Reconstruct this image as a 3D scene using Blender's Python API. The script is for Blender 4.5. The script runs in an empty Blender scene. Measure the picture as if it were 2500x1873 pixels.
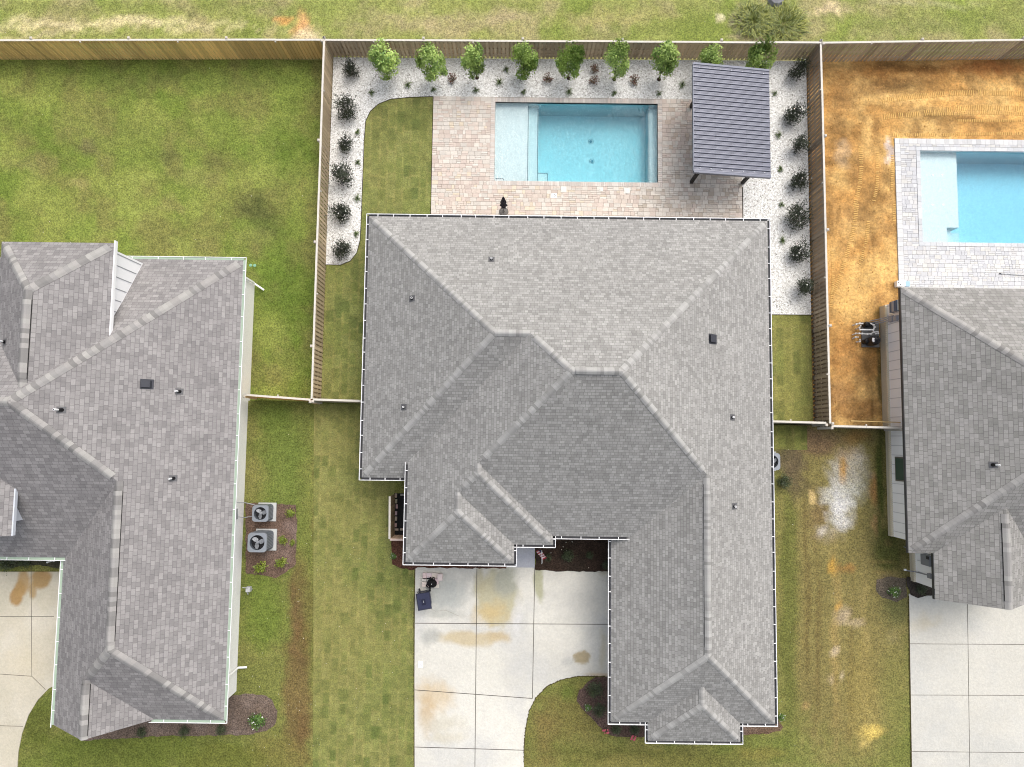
import bpy, bmesh, math, random
import numpy as np
from mathutils import Vector, Matrix, noise as mnoise
random.seed(7); rng = np.random.default_rng(7)
sc = bpy.context.scene; C = sc.collection
R = math.radians
# ------------------------------------------------------------------ camera, world, sun, exposure
CH, TH, PS, FPX = 36.2, .0766, .0125, 1735.17
cam = bpy.data.cameras.new('camera'); cam_o = bpy.data.objects.new('camera', cam); C.objects.link(cam_o)
cam.sensor_fit = 'HORIZONTAL'; cam.sensor_width = 36; cam.lens = 36*FPX/2500; cam.clip_end = 2000
cam_o.location = (0, 0, CH); cam_o.rotation_euler = (TH, 0, PS); sc.camera = cam_o
SUN_EL, SUN_AZ = 58, 34           # azimuth measured from north (+y) towards east (+x)
w = bpy.data.worlds.new("World"); sc.world = w; w.use_nodes = True
nt = w.node_tree; bg = nt.nodes['Background']; sky = nt.nodes.new('ShaderNodeTexSky')
sky.sky_type = 'NISHITA'; sky.sun_disc = False; sky.sun_elevation = R(SUN_EL); sky.sun_rotation = R(SUN_AZ)
sky.air_density = 1.0; sky.dust_density = 6.0; sky.ozone_density = 0.6
bw = nt.nodes.new('ShaderNodeRGBToBW'); hs = nt.nodes.new('ShaderNodeMix'); hs.data_type = 'RGBA'; hs.inputs[0].default_value = .55; nt.links.new(sky.outputs[0], bw.inputs[0]); nt.links.new(sky.outputs[0], hs.inputs[6]); nt.links.new(bw.outputs[0], hs.inputs[7]); nt.links.new(hs.outputs[2], bg.inputs[0]); bg.inputs[1].default_value = .15
sl = bpy.data.lights.new('sun', 'SUN'); sl.energy = .5; sl.angle = R(64); sl.color = (1, .975, .93)
so = bpy.data.objects.new('sun', sl); C.objects.link(so)
so.rotation_euler = (R(90-SUN_EL), 0, R(180-SUN_AZ)); so.location = (20, 30, 60)
sc.view_settings.view_transform = 'Standard'; sc.view_settings.look = 'None'
sc.cycles.filter_width = 1.05; sc.view_settings.gamma = 1; sc.view_settings.exposure = 0.73
# ------------------------------------------------------------------ pixel <-> ground helpers (photo measured in 2500x1873 pixels)
_cx, _sx, _cz, _sz = math.cos(TH), math.sin(TH), math.cos(PS), math.sin(PS)
RM = np.array([[_cz, -_sz, 0], [_sz, _cz, 0], [0, 0, 1]]) @ np.array([[1, 0, 0], [0, _cx, -_sx], [0, _sx, _cx]])
def W(px, py, z=0.):
    d = RM @ np.array([(px-1250)/FPX, -(py-936.5)/FPX, -1]); t = (z-CH)/d[2]
    return Vector((d[0]*t, d[1]*t, z))
def PXv(x, y, z):
    p = np.stack([x, y, np.full_like(x, z-CH)], -1) @ RM
    return 1250+FPX*p[..., 0]/-p[..., 2], 936.5-FPX*p[..., 1]/-p[..., 2]
K = 2500/2212.
def D(x, y, z=0.): return W(x*K, y*K, z)
ALB = .72          # photo tones -> albedo; the exposure makes up for it
def lin(c):
    return tuple(ALB*((v/255)/12.92 if v/255 <= .04045 else ((v/255+.055)/1.055)**2.4) for v in c)
def L4(c, k=1.): return tuple(v*k for v in lin(c))+(1,)
# ------------------------------------------------------------------ materials
MC = {}
def mat(name, col=(128, 128, 128), rough=.8, metal=0., k=1., noise=0., nscale=8., bump=0., bscale=30., attr=False, spec=.3, stretch=None):
    if name in MC: return MC[name]
    m = bpy.data.materials.new(name); m.use_nodes = True; n = m.node_tree.nodes; l = m.node_tree.links; b = n['Principled BSDF']
    b.inputs['Roughness'].default_value = rough; b.inputs['Metallic'].default_value = metal; b.inputs['Specular IOR Level'].default_value = spec
    tc = n.new('ShaderNodeTexCoord'); vec = tc.outputs['Object']
    if stretch:
        mp = n.new('ShaderNodeMapping'); mp.inputs['Scale'].default_value = stretch; l.new(vec, mp.inputs[0]); vec = mp.outputs[0]
    if attr:
        a = n.new('ShaderNodeAttribute'); a.attribute_name = 'Col'; src = a.outputs['Color']
    else:
        a = n.new('ShaderNodeRGB'); a.outputs[0].default_value = L4(col, k); src = a.outputs[0]
    if noise:
        t = n.new('ShaderNodeTexNoise'); t.inputs['Scale'].default_value = nscale; t.inputs['Detail'].default_value = 6; t.inputs['Roughness'].default_value = .7
        l.new(vec, t.inputs['Vector'])
        mr = n.new('ShaderNodeMapRange'); mr.inputs[1].default_value = .3; mr.inputs[2].default_value = .7; mr.inputs[3].default_value = 1-noise; mr.inputs[4].default_value = 1+noise
        l.new(t.outputs[0], mr.inputs[0])
        mx = n.new('ShaderNodeVectorMath'); mx.operation = 'SCALE'; l.new(src, mx.inputs[0]); l.new(mr.outputs[0], mx.inputs['Scale']); src = mx.outputs[0]
    l.new(src, b.inputs['Base Color'])
    if bump:
        t2 = n.new('ShaderNodeTexNoise'); t2.inputs['Scale'].default_value = bscale; t2.inputs['Detail'].default_value = 4; l.new(vec, t2.inputs['Vector'])
        bp = n.new('ShaderNodeBump'); bp.inputs['Strength'].default_value = bump; bp.inputs['Distance'].default_value = .02
        l.new(t2.outputs[0], bp.inputs['Height']); l.new(bp.outputs[0], b.inputs['Normal'])
    MC[name] = m; return m
def shingle(name, c1, c2, mort, seed=0., row=.142, wk=.82):
    m = bpy.data.materials.new(name); m.use_nodes = True; n = m.node_tree.nodes; l = m.node_tree.links; b = n['Principled BSDF']
    b.inputs['Roughness'].default_value = .93; b.inputs['Specular IOR Level'].default_value = .15
    uv = n.new('ShaderNodeUVMap'); uv.uv_map = 'UVMap'
    def brick(wd, off, ms, a, c, mc, sq=1.0, bias=0.):
        mp = n.new('ShaderNodeMapping'); mp.inputs['Location'].default_value = (off, 0, 0); l.new(uv.outputs[0], mp.inputs[0])
        t = n.new('ShaderNodeTexBrick'); t.offset = .37; t.offset_frequency = 2; t.squash = sq; t.squash_frequency = 3
        t.inputs['Scale'].default_value = 1; t.inputs['Brick Width'].default_value = wd*wk; t.inputs['Row Height'].default_value = row
        t.inputs['Mortar Size'].default_value = ms; t.inputs['Mortar Smooth'].default_value = .3; t.inputs['Bias'].default_value = bias
        t.inputs['Color1'].default_value = a; t.inputs['Color2'].default_value = c; t.inputs['Mortar'].default_value = mc
        l.new(mp.outputs[0], t.inputs['Vector']); return t
    A = brick(.27, seed, .007, L4(c1), L4(c2), L4(mort), .7)
    B = brick(.19, seed+3.3, .0, (1.05, 1.048, 1.042, 1), (.935, .935, .937, 1), (1, 1, 1, 1), 1.4)
    mu = n.new('ShaderNodeMix'); mu.data_type = 'RGBA'; mu.blend_type = 'MULTIPLY'; mu.inputs[0].default_value = 1
    l.new(A.outputs[0], mu.inputs[6]); l.new(B.outputs[0], mu.inputs[7])
    tc = n.new('ShaderNodeTexCoord')
    def nz(scale, det, lo, hi, src):
        t = n.new('ShaderNodeTexNoise'); t.inputs['Scale'].default_value = scale; t.inputs['Detail'].default_value = det; t.inputs['Roughness'].default_value = .65; l.new(tc.outputs['Object'], t.inputs['Vector'])
        mr = n.new('ShaderNodeMapRange'); mr.inputs[1].default_value = .3; mr.inputs[2].default_value = .7; mr.inputs[3].default_value = lo; mr.inputs[4].default_value = hi; l.new(t.outputs[0], mr.inputs[0])
        s = n.new('ShaderNodeVectorMath'); s.operation = 'SCALE'; l.new(src, s.inputs[0]); l.new(mr.outputs[0], s.inputs['Scale']); return s.outputs[0]
    s = nz(.55, 5, .94, 1.06, mu.outputs[2]); s = nz(2.6, 4, .95, 1.05, s); s = nz(38, 2, .9, 1.1, s)
    l.new(s, b.inputs['Base Color'])
    bp = n.new('ShaderNodeBump'); bp.inputs['Strength'].default_value = .5; bp.inputs['Distance'].default_value = .012; bp.invert = True
    l.new(A.outputs['Fac'], bp.inputs['Height']); l.new(bp.outputs[0], b.inputs['Normal'])
    return m
SH_MAIN = shingle('grey_shingles', (184, 183, 180), (156, 155, 152), (130, 129, 126))
SH_LEFT = shingle('purple_grey_shingles', (171, 168, 167), (145, 142, 142), (116, 114, 114), 1.7, .178, 1.05)
SH_RIGHT = shingle('dark_grey_shingles', (176, 174, 171), (151, 150, 146), (110, 109, 106), 5.1, .182, 1.05)
CAPM = mat('cap_shingles', attr=True, rough=.9, noise=.1, nscale=40)
WHITE = mat('white_paint', (252, 253, 254), .45, k=1.24)
OFFW = mat('offwhite_trim', (222, 222, 218), .5, noise=.05, nscale=4)
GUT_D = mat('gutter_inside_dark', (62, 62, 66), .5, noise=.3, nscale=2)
GUT_G = mat('gutter_inside_green', (176, 196, 176), .5, noise=.08, nscale=2)
BLACK = mat('black_plastic', (22, 22, 26), .45)
DARK = mat('dark_grey', (58, 60, 66), .5)
def img_lawn(name, dark=.52, light=1.5, fs=13., tint=(1.06, 1.03, .9), mid=.16, hi=1.52):
    """ground with a painted colour attribute broken up by blade-sized mottling"""
    m = bpy.data.materials.new(name); m.use_nodes = True; n = m.node_tree.nodes; l = m.node_tree.links; b = n['Principled BSDF']
    b.inputs['Roughness'].default_value = .95; b.inputs['Specular IOR Level'].default_value = .1
    a = n.new('ShaderNodeAttribute'); a.attribute_name = 'Col'; tc = n.new('ShaderNodeTexCoord')
    def N(s, d, r=.75):
        t = n.new('ShaderNodeTexNoise'); t.inputs['Scale'].default_value = s; t.inputs['Detail'].default_value = d; t.inputs['Roughness'].default_value = r; l.new(tc.outputs['Object'], t.inputs['Vector']); return t.outputs[0]
    f1 = N(fs, 4, .8); f2 = N(3.0, 5, .7); f3 = N(.5, 4)
    def mr(x, lo, hi, a0=.3, a1=.7):
        q = n.new('ShaderNodeMapRange'); q.inputs[1].default_value = a0; q.inputs[2].default_value = a1; q.inputs[3].default_value = lo; q.inputs[4].default_value = hi; l.new(x, q.inputs[0]); return q.outputs[0]
    def mul(x, y):
        q = n.new('ShaderNodeMath'); q.operation = 'MULTIPLY'; l.new(x, q.inputs[0]); l.new(y, q.inputs[1]); return q.outputs[0]
    s = mul(mul(mr(f1, dark, light, .36, .64), mr(f2, 1-mid, 1+mid, .36, .64)), mr(f3, 1-mid*.5, 1+mid*.5))
    sc_ = n.new('ShaderNodeVectorMath'); sc_.operation = 'SCALE'; l.new(a.outputs['Color'], sc_.inputs[0]); l.new(s, sc_.inputs['Scale'])
    tm = n.new('ShaderNodeVectorMath'); tm.operation = 'MULTIPLY'; l.new(sc_.outputs[0], tm.inputs[0]); tm.inputs[1].default_value = tint
    mx = n.new('ShaderNodeMix'); mx.data_type = 'RGBA'; l.new(mr(N(6, 4), 0, .8, .45, .65), mx.inputs[0]); l.new(sc_.outputs[0], mx.inputs[6]); l.new(tm.outputs[0], mx.inputs[7])
    l.new(mx.outputs[2], b.inputs['Base Color'])
    bp = n.new('ShaderNodeBump'); bp.inputs['Strength'].default_value = .6; bp.inputs['Distance'].default_value = .03; l.new(f1, bp.inputs['Height']); l.new(bp.outputs[0], b.inputs['Normal'])
    return m
GRASS = img_lawn('lawn_grass'); SODM = img_lawn('sod_grass', .68, 1.34, 15.)
DIRT = img_lawn('bare_dirt', .74, 1.26, 9., (1.06, 1.0, .88)); MULCH = img_lawn('bark_mulch', .4, 1.6, 16., (1.04, 1., .95))
CONC = img_lawn('poured_concrete', .93, 1.06, 9., (1.01, 1., .98), .025)
def gravelmat():
    m = bpy.data.materials.new('white_gravel'); m.use_nodes = True; n = m.node_tree.nodes; l = m.node_tree.links; b = n['Principled BSDF']; b.inputs['Roughness'].default_value = .8
    tc = n.new('ShaderNodeTexCoord')
    v = n.new('ShaderNodeTexVoronoi'); v.inputs['Scale'].default_value = 20; l.new(tc.outputs['Object'], v.inputs['Vector'])
    v2 = n.new('ShaderNodeTexVoronoi'); v2.feature = 'DISTANCE_TO_EDGE'; v2.inputs['Scale'].default_value = 20; l.new(tc.outputs['Object'], v2.inputs['Vector'])
    r1 = n.new('ShaderNodeValToRGB'); sp = n.new('ShaderNodeSeparateColor'); l.new(v.outputs['Color'], sp.inputs[0]); l.new(sp.outputs[0], r1.inputs[0])
    r1.color_ramp.elements[0].color = L4((140, 138, 130)); r1.color_ramp.elements[1].color = L4((255, 255, 252), 1.12); r1.color_ramp.elements[1].position = .8
    for ps_, c_ in ((.03, (176, 173, 165)), (.12, (222, 220, 214)), (.45, (238, 237, 232))): e = r1.color_ramp.elements.new(ps_); e.color = L4(c_)
    q = n.new('ShaderNodeMapRange'); q.inputs[1].default_value = 0; q.inputs[2].default_value = .12; q.inputs[3].default_value = .78; q.inputs[4].default_value = 1; l.new(v2.outputs[0], q.inputs[0])
    s = n.new('ShaderNodeVectorMath'); s.operation = 'SCALE'; l.new(r1.outputs[0], s.inputs[0]); l.new(q.outputs[0], s.inputs['Scale'])
    l.new(s.outputs[0], b.inputs['Base Color'])
    bp = n.new('ShaderNodeBump'); bp.inputs['Strength'].default_value = .7; bp.inputs['Distance'].default_value = .03; l.new(v2.outputs[0], bp.inputs['Height']); l.new(bp.outputs[0], b.inputs['Normal'])
    return m
GRAVEL = gravelmat()
def leafmat(name, c1, c2, rough=.5):
    m = bpy.data.materials.new(name); m.use_nodes = True; n = m.node_tree.nodes; l = m.node_tree.links; b = n['Principled BSDF']; b.inputs['Roughness'].default_value = rough
    a = n.new('ShaderNodeAttribute'); a.attribute_name = 'Col'; mx = n.new('ShaderNodeMix'); mx.data_type = 'RGBA'
    sp = n.new('ShaderNodeSeparateColor'); l.new(a.outputs['Color'], sp.inputs[0]); l.new(sp.outputs[0], mx.inputs[0])
    mx.inputs[6].default_value = L4(c1); mx.inputs[7].default_value = L4(c2); l.new(mx.outputs[2], b.inputs['Base Color']); return m
LEAF_T = leafmat('bright_leaves', (88, 138, 44), (232, 255, 144)); LEAF_S = leafmat('dark_leaves', (20, 27, 16), (62, 74, 46))
LEAF_G = leafmat('strap_leaves', (60, 80, 44), (122, 140, 84)); LEAF_Y = leafmat('lime_leaves', (70, 100, 26), (172, 188, 56))
LEAF_W = leafmat('wild_grass', (86, 108, 44), (188, 192, 88)); LEAF_R = leafmat('wilted_leaves', (92, 62, 54), (140, 118, 84))
PETAL_W = mat('white_petals', (245, 244, 238), .6); PETAL_P = mat('pink_petals', (206, 96, 112), .6); BARK = mat('bark', (92, 74, 56), .9, noise=.3, nscale=20)
# ------------------------------------------------------------------ mesh helpers
def tag(o, label=None, cat=None, group=None, kind=None):
    if label: o['label'] = label
    if cat: o['category'] = cat
    if group: o['group'] = group
    if kind: o['kind'] = kind
    return o
def empty(name, loc, rz=0., label=None, cat=None, group=None):
    o = bpy.data.objects.new(name, None); C.objects.link(o); o.location = loc; o.rotation_euler = (0, 0, rz); o.empty_display_size = .2
    return tag(o, label, cat, group)
class MB:
    """collects boxes, prisms, tubes ...; build() links them as one mesh object"""
    def __init__(s): s.v = []; s.f = []; s.m = []; s.c = []
    def poly(s, pts, mi=0, col=None):
        i = len(s.v); s.v += [tuple(p) for p in pts]; s.f.append(tuple(range(i, i+len(pts)))); s.m.append(mi); s.c.append(col or (1, 1, 1, 1))
    def hexa(s, b, t, mi=0, col=None):
        i = len(s.v); s.v += [tuple(p) for p in b]+[tuple(p) for p in t]; n = len(b)
        fs = [tuple(i+k for k in reversed(range(n))), tuple(i+n+k for k in range(n))]+[(i+k, i+(k+1) % n, i+n+(k+1) % n, i+n+k) for k in range(n)]
        for q in fs: s.f.append(q); s.m.append(mi); s.c.append(col or (1, 1, 1, 1))
    def box(s, c, d, rz=0., mi=0, col=None, taper=1.):
        x, y, z = c; a, b_, h = d[0]/2, d[1]/2, d[2]/2; cs, sn = math.cos(rz), math.sin(rz)
        P = lambda u, v, k: (x+u*k*cs-v*k*sn, y+u*k*sn+v*k*cs)
        q = [(-a, -b_), (a, -b_), (a, b_), (-a, b_)]
        s.hexa([P(u, v, 1)+(z-h,) for u, v in q], [P(u, v, taper)+(z+h,) for u, v in q], mi, col)
    def tube(s, p, q, r0, r1=None, n=8, mi=0, col=None):
        p, q = Vector(p), Vector(q); r1 = r0 if r1 is None else r1; d = (q-p).normalized()
        u = d.orthogonal().normalized(); v = d.cross(u)
        s.hexa([p+(u*math.cos(k*2*math.pi/n)+v*math.sin(k*2*math.pi/n))*r0 for k in range(n)], [q+(u*math.cos(k*2*math.pi/n)+v*math.sin(k*2*math.pi/n))*r1 for k in range(n)], mi, col)
    def path(s, pts, r, n=8, mi=0):
        for a, b in zip(pts, pts[1:]): s.tube(a, b, r, r, n, mi)
    def lathe(s, c, prof, n=20, mi=0):
        x, y, z = c; rings = []
        for r, h in prof:
            i = len(s.v); s.v += [(x+r*math.cos(k*2*math.pi/n), y+r*math.sin(k*2*math.pi/n), z+h) for k in range(n)]; rings.append(i)
        for a, b in zip(rings, rings[1:]):
            for k in range(n): s.f.append((a+k, a+(k+1) % n, b+(k+1) % n, b+k)); s.m.append(mi); s.c.append((1, 1, 1, 1))
        s.f.append(tuple(rings[-1]+k for k in range(n))); s.m.append(mi); s.c.append((1, 1, 1, 1))
    def build(s, name, mats, parent=None, smooth=False, colors=False, bevel=0):
        me = bpy.data.meshes.new(name); me.from_pydata(s.v, [], s.f)
        for m in (mats if isinstance(mats, (list, tuple)) else [mats]): me.materials.append(m)
        me.polygons.foreach_set('material_index', s.m)
        if smooth: me.polygons.foreach_set('use_smooth', [True]*len(s.f))
        if colors:
            ca = me.color_attributes.new('Col', 'FLOAT_COLOR', 'CORNER'); arr = []
            for f, c in zip(s.f, s.c): arr += list(c)*len(f)
            ca.data.foreach_set('color', arr)
        me.update(); o = bpy.data.objects.new(name, me); C.objects.link(o)
        if bevel:
            bm_ = o.modifiers.new('bevel', 'BEVEL'); bm_.width = bevel; bm_.segments = 2; bm_.limit_method = 'ANGLE'
        if parent: o.parent = parent
        return o
def fbm(x, y, s=1., o=4, seed=0):
    t = np.zeros_like(x); a = .5; tot = 0
    for k in range(o):
        X = x*s+seed*17.3+k*5.1; Y = y*s-seed*9.7+k*3.7; xi = np.floor(X); yi = np.floor(Y); fx = X-xi; fy = Y-yi
        fx = fx*fx*(3-2*fx); fy = fy*fy*(3-2*fy)
        h = lambda i, j: np.modf(np.abs(np.sin(i*127.1+j*311.7+seed*74.7)*43758.5453))[0]
        t += a*((h(xi, yi)*(1-fx)+h(xi+1, yi)*fx)*(1-fy)+(h(xi, yi+1)*(1-fx)+h(xi+1, yi+1)*fx)*fy); tot += a; a *= .55; s *= 2.03
    return t/tot
def inpoly(px, py, poly):
    c = np.zeros(px.shape, bool)
    for (x1, y1), (x2, y2) in zip(poly, poly[1:]+poly[:1]):
        c ^= ((y1 > py) != (y2 > py)) & (px < (x2-x1)*(py-y1)/((y2-y1) or 1e-9)+x1)
    return c
def clipped(name, outer, z, cell, painter, m, holes=(), skirt=0.):
    """flat sheet of any outline with holes, cut along a grid so that it can carry painted ground colours"""
    bm = bmesh.new(); es = []
    for loop in [outer]+list(holes):
        vs = [bm.verts.new((p[0], p[1], z)) for p in loop]; es += [bm.edges.new((a, b)) for a, b in zip(vs, vs[1:]+vs[:1])]
    bmesh.ops.triangle_fill(bm, use_beauty=True, use_dissolve=False, edges=es, normal=(0, 0, 1))
    if cell:
        xs = [p[0] for p in outer]; ys = [p[1] for p in outer]
        for ax, lo, hi in ((0, min(xs), max(xs)), (1, min(ys), max(ys))):
            k = math.ceil(lo/cell)*cell
            while k < hi:
                co = (k, 0, 0) if ax == 0 else (0, k, 0)
                bmesh.ops.bisect_plane(bm, geom=bm.verts[:]+bm.edges[:]+bm.faces[:], dist=1e-5, plane_co=co, plane_no=(1, 0, 0) if ax == 0 else (0, 1, 0)); k += cell
    if skirt:
        be = [e for e in bm.edges if e.is_boundary]; r = bmesh.ops.extrude_edge_only(bm, edges=be)
        for v in r['geom']:
            if isinstance(v, bmesh.types.BMVert): v.co.z -= skirt
    for f in bm.faces:
        if f.normal.z < -.5: f.normal_flip()
    me = bpy.data.meshes.new(name); bm.to_mesh(me); bm.free(); me.materials.append(m)
    n = len(me.vertices); co = np.empty(n*3); me.vertices.foreach_get('co', co); co = co.reshape(-1, 3)
    cols = painter(co[:, 0], co[:, 1], z)
    ca = me.color_attributes.new('Col', 'FLOAT_COLOR', 'POINT'); ca.data.foreach_set('color', np.c_[cols, np.ones(n)].ravel())
    o = bpy.data.objects.new(name, me); C.objects.link(o); return o
def flat(c):
    c = np.array(lin(c)); return lambda x, y, z: np.tile(c, (len(x), 1))
def blobs(base, var, lst, seed=0, warp=14, gain=1.):
    """base colour, mottling, then patches [(px,py,rx,ry,colour,strength,edge)] in photo pixels"""
    def f(x, y, z):
        px, py = PXv(x, y, z); c = np.tile(np.array(lin(base)), (len(x), 1))
        n1 = fbm(x, y, .35, 4, seed+1); n2 = fbm(x, y, 1.6, 4, seed+2)
        for cc, s_, nn in var:
            m = np.clip((fbm(x, y, s_, 4, seed+nn)-.5)*4+.2, 0, 1)[:, None]*.75; c = c*(1-m)+np.array(lin(cc))*m
        wx = px+(fbm(x, y, .9, 4, seed+5)-.5)*warp*4; wy = py+(fbm(x, y, .9, 4, seed+6)-.5)*warp*4
        nf = fbm(x, y, 3.5, 3, seed+8)
        for b_ in lst:
            cx, cy, rx, ry, cc, st = b_[:6]; ed = b_[6] if len(b_) > 6 else .5
            d = np.sqrt(((wx-cx)/rx)**2+((wy-cy)/ry)**2)+(nf-.5)*.9*ed
            m = (np.clip((1.1-d)/ed, 0, 1)*st)[:, None]; c = c*(1-m)+np.array(lin(cc))*m
        lum = (c*np.array([.3, .6, .1])).sum(1)[:, None]; c = c*.98+lum*.02
        return c*gain*(.9+.2*n1+.0*n2)[:, None]
    return f
# ------------------------------------------------------------------ GROUND
ZB = -.25
FY = 20.05
pool1 = [D(1070, 221, 0), D(1421, 225, 0), D(1420, 395, 0), D(1068, 391, 0)]
p1x0, p1x1 = (pool1[0].x+pool1[3].x)/2, (pool1[1].x+pool1[2].x)/2; p1y0, p1y1 = (pool1[2].y+pool1[3].y)/2, (pool1[0].y+pool1[1].y)/2
q = W(2246.8, 367.6, -.2); q2_ = W(2252.5, 591, -.2)
p2x0 = (q.x+q2_.x)/2; p2y1, p2y0 = q.y, q2_.y; p2x1 = p2x0+8.6
def rect(x0, y0, x1, y1): return [(x0, y0), (x1, y0), (x1, y1), (x0, y1)]
H1 = rect(p1x0, p1y0, p1x1, p1y1)[::-1]; H2 = rect(p2x0, p2y0, p2x1, p2y1)[::-1]
tag(clipped('ground', rect(-400, -400, 400, 400), ZB-.02, 0, flat((112, 118, 70)), GRASS, [H1, H2]), 'open grassy land around the lots', kind='structure')
field = blobs((150, 156, 90), [((126, 144, 66), .5, 3), ((170, 160, 118), .8, 4)], [
    (1870, 60, 80, 50, (104, 106, 62), .8, .6),
    (260, 62, 420, 14, (226, 212, 168), .75, .9), (90, 88, 170, 7, (214, 204, 160), .6, .8), (740, 60, 26, 40, (226, 168, 118), .8, .8), (750, 85, 40, 14, (224, 208, 172), .9, .7),
    (1000, 60, 180, 26, (186, 168, 136), .5, .9), (1220, 45, 130, 22, (198, 176, 148), .45, .9), (1500, 40, 200, 18, (184, 170, 120), .45, .9), (200, 20, 700, 20, (116, 128, 66), .4, 1),
    (1600, 75, 260, 14, (128, 138, 74), .5, .9), (640, 22, 120, 14, (120, 134, 66), .5, .9), (1765, 45, 14, 10, (230, 220, 180), .9), (2020, 25, 46, 12, (218, 198, 160), .8),
    (1830, 95, 60, 10, (176, 160, 138), .7), (1808, 60, 20, 34, (168, 156, 134), .8), (2250, 12, 160, 10, (196, 190, 150), .5, .9), (2300, 60, 260, 30, (128, 140, 76), .6, .9), (690, 42, 22, 10, (222, 160, 96), .7)], 1)
tag(clipped('field', rect(-40, 19.9, 40, 27), ZB-.008, .22, field, GRASS), 'rough grass with sandy patches behind the back fence', kind='structure')
backl = blobs((124, 139, 65), [((106, 126, 52), .3, 3), ((146, 154, 80), .55, 4), ((128, 126, 74), .9, 9)], [
    (220, 360, 34, 26, (104, 92, 74), .65, .8), (400, 385, 60, 24, (92, 98, 58), .55, .9), (530, 400, 50, 24, (100, 98, 62), .45, .9), (620, 500, 60, 42, (84, 90, 52), .7, .8), (650, 550, 50, 60, (84, 92, 52), .6, .9),
    (180, 450, 40, 14, (164, 156, 100), .6, .9), (60, 400, 80, 26, (136, 126, 86), .45, .9), (700, 360, 60, 120, (92, 116, 44), .55, .9), (690, 700, 60, 160, (92, 116, 44), .6, .9), (400, 200, 420, 36, (92, 112, 52), .45, 1),  # darker green strips beside back and side fences: their shade, painted into the grass
    (480, 440, 60, 20, (150, 146, 90), .4, .9), (420, 500, 40, 18, (156, 140, 96), .4), (620, 590, 60, 40, (140, 138, 84), .35), (260, 330, 200, 60, (132, 132, 78), .35, 1.), (480, 600, 90, 40, (138, 136, 84), .4, 1.), (560, 330, 60, 120, (112, 128, 58), .35, 1.)], 2, gain=.99)
tag(clipped('lawn', rect(-40, 1.72, -9.75, 19.95), ZB, .2, backl, GRASS), 'mown green lawn behind the left house', kind='structure')
dirt = blobs((210, 158, 80), [((172, 126, 62), .45, 3), ((222, 182, 106), .7, 4), ((156, 118, 64), 1.3, 9)], [
    (2200, 175, 320, 24, (146, 98, 42), .75, .9), (2420, 165, 120, 22, (164, 92, 34), .6, .8), (2050, 210, 60, 40, (152, 108, 52), .5, .9), (2200, 205, 80, 14, (130, 94, 50), .5), (2300, 235, 160, 10, (216, 172, 96), .6), (2180, 245, 100, 8, (214, 172, 98), .7), (2330, 268, 150, 8, (218, 174, 100), .6),
    (2120, 320, 14, 50, (236, 190, 108), .7), (2060, 370, 20, 40, (182, 158, 124), .6), (2176, 365, 12, 36, (214, 196, 186), .9, .5), (2060, 540, 60, 40, (170, 132, 76), .5), (2140, 650, 80, 40, (228, 184, 104), .6), (2080, 740, 60, 70, (222, 180, 102), .6),
    (2060, 880, 40, 60, (196, 138, 66), .6), (2040, 960, 50, 40, (150, 110, 66), .6), (2090, 1000, 60, 30, (146, 104, 54), .7), (2020, 1010, 20, 40, (150, 108, 60), .6), (2150, 920, 10, 110, (92, 88, 44), .8, .6), (2148, 760, 12, 20, (112, 96, 44), .6)], 3, 8, gain=1.05)
_dirt = dirt
def dirt(x, y, z):      # graded soil: streaks run along the blade's path
    c = _dirt(x, y, z); lm = (c*np.array([.3, .6, .1])).sum(1)[:, None]; c = c*.9+lm*.1; wx = x+(fbm(x, y, .6, 3, 31)-.5)*1.2; wy = y+(fbm(x, y, .6, 3, 32)-.5)*1.2
    a = fbm(wx*.25, wy*2.4, 1., 4, 33); b = fbm(wx*2.6, wy*.3, 1., 4, 34); t = np.clip((y-13.2)/1.5, 0, 1); n = (a*t+b*(1-t)-.5)
    f = fbm(x, y, 3.4, 3, 35)-.5; return c*np.clip(1.04+n*1.15+f*.22, .5, 1.5)[:, None]
tag(clipped('dirt_yard', rect(15.42, .85, 60, 20.6), ZB, .13, dirt, DIRT, [H2]), 'graded orange dirt yard around the right pool', kind='structure')
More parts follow.
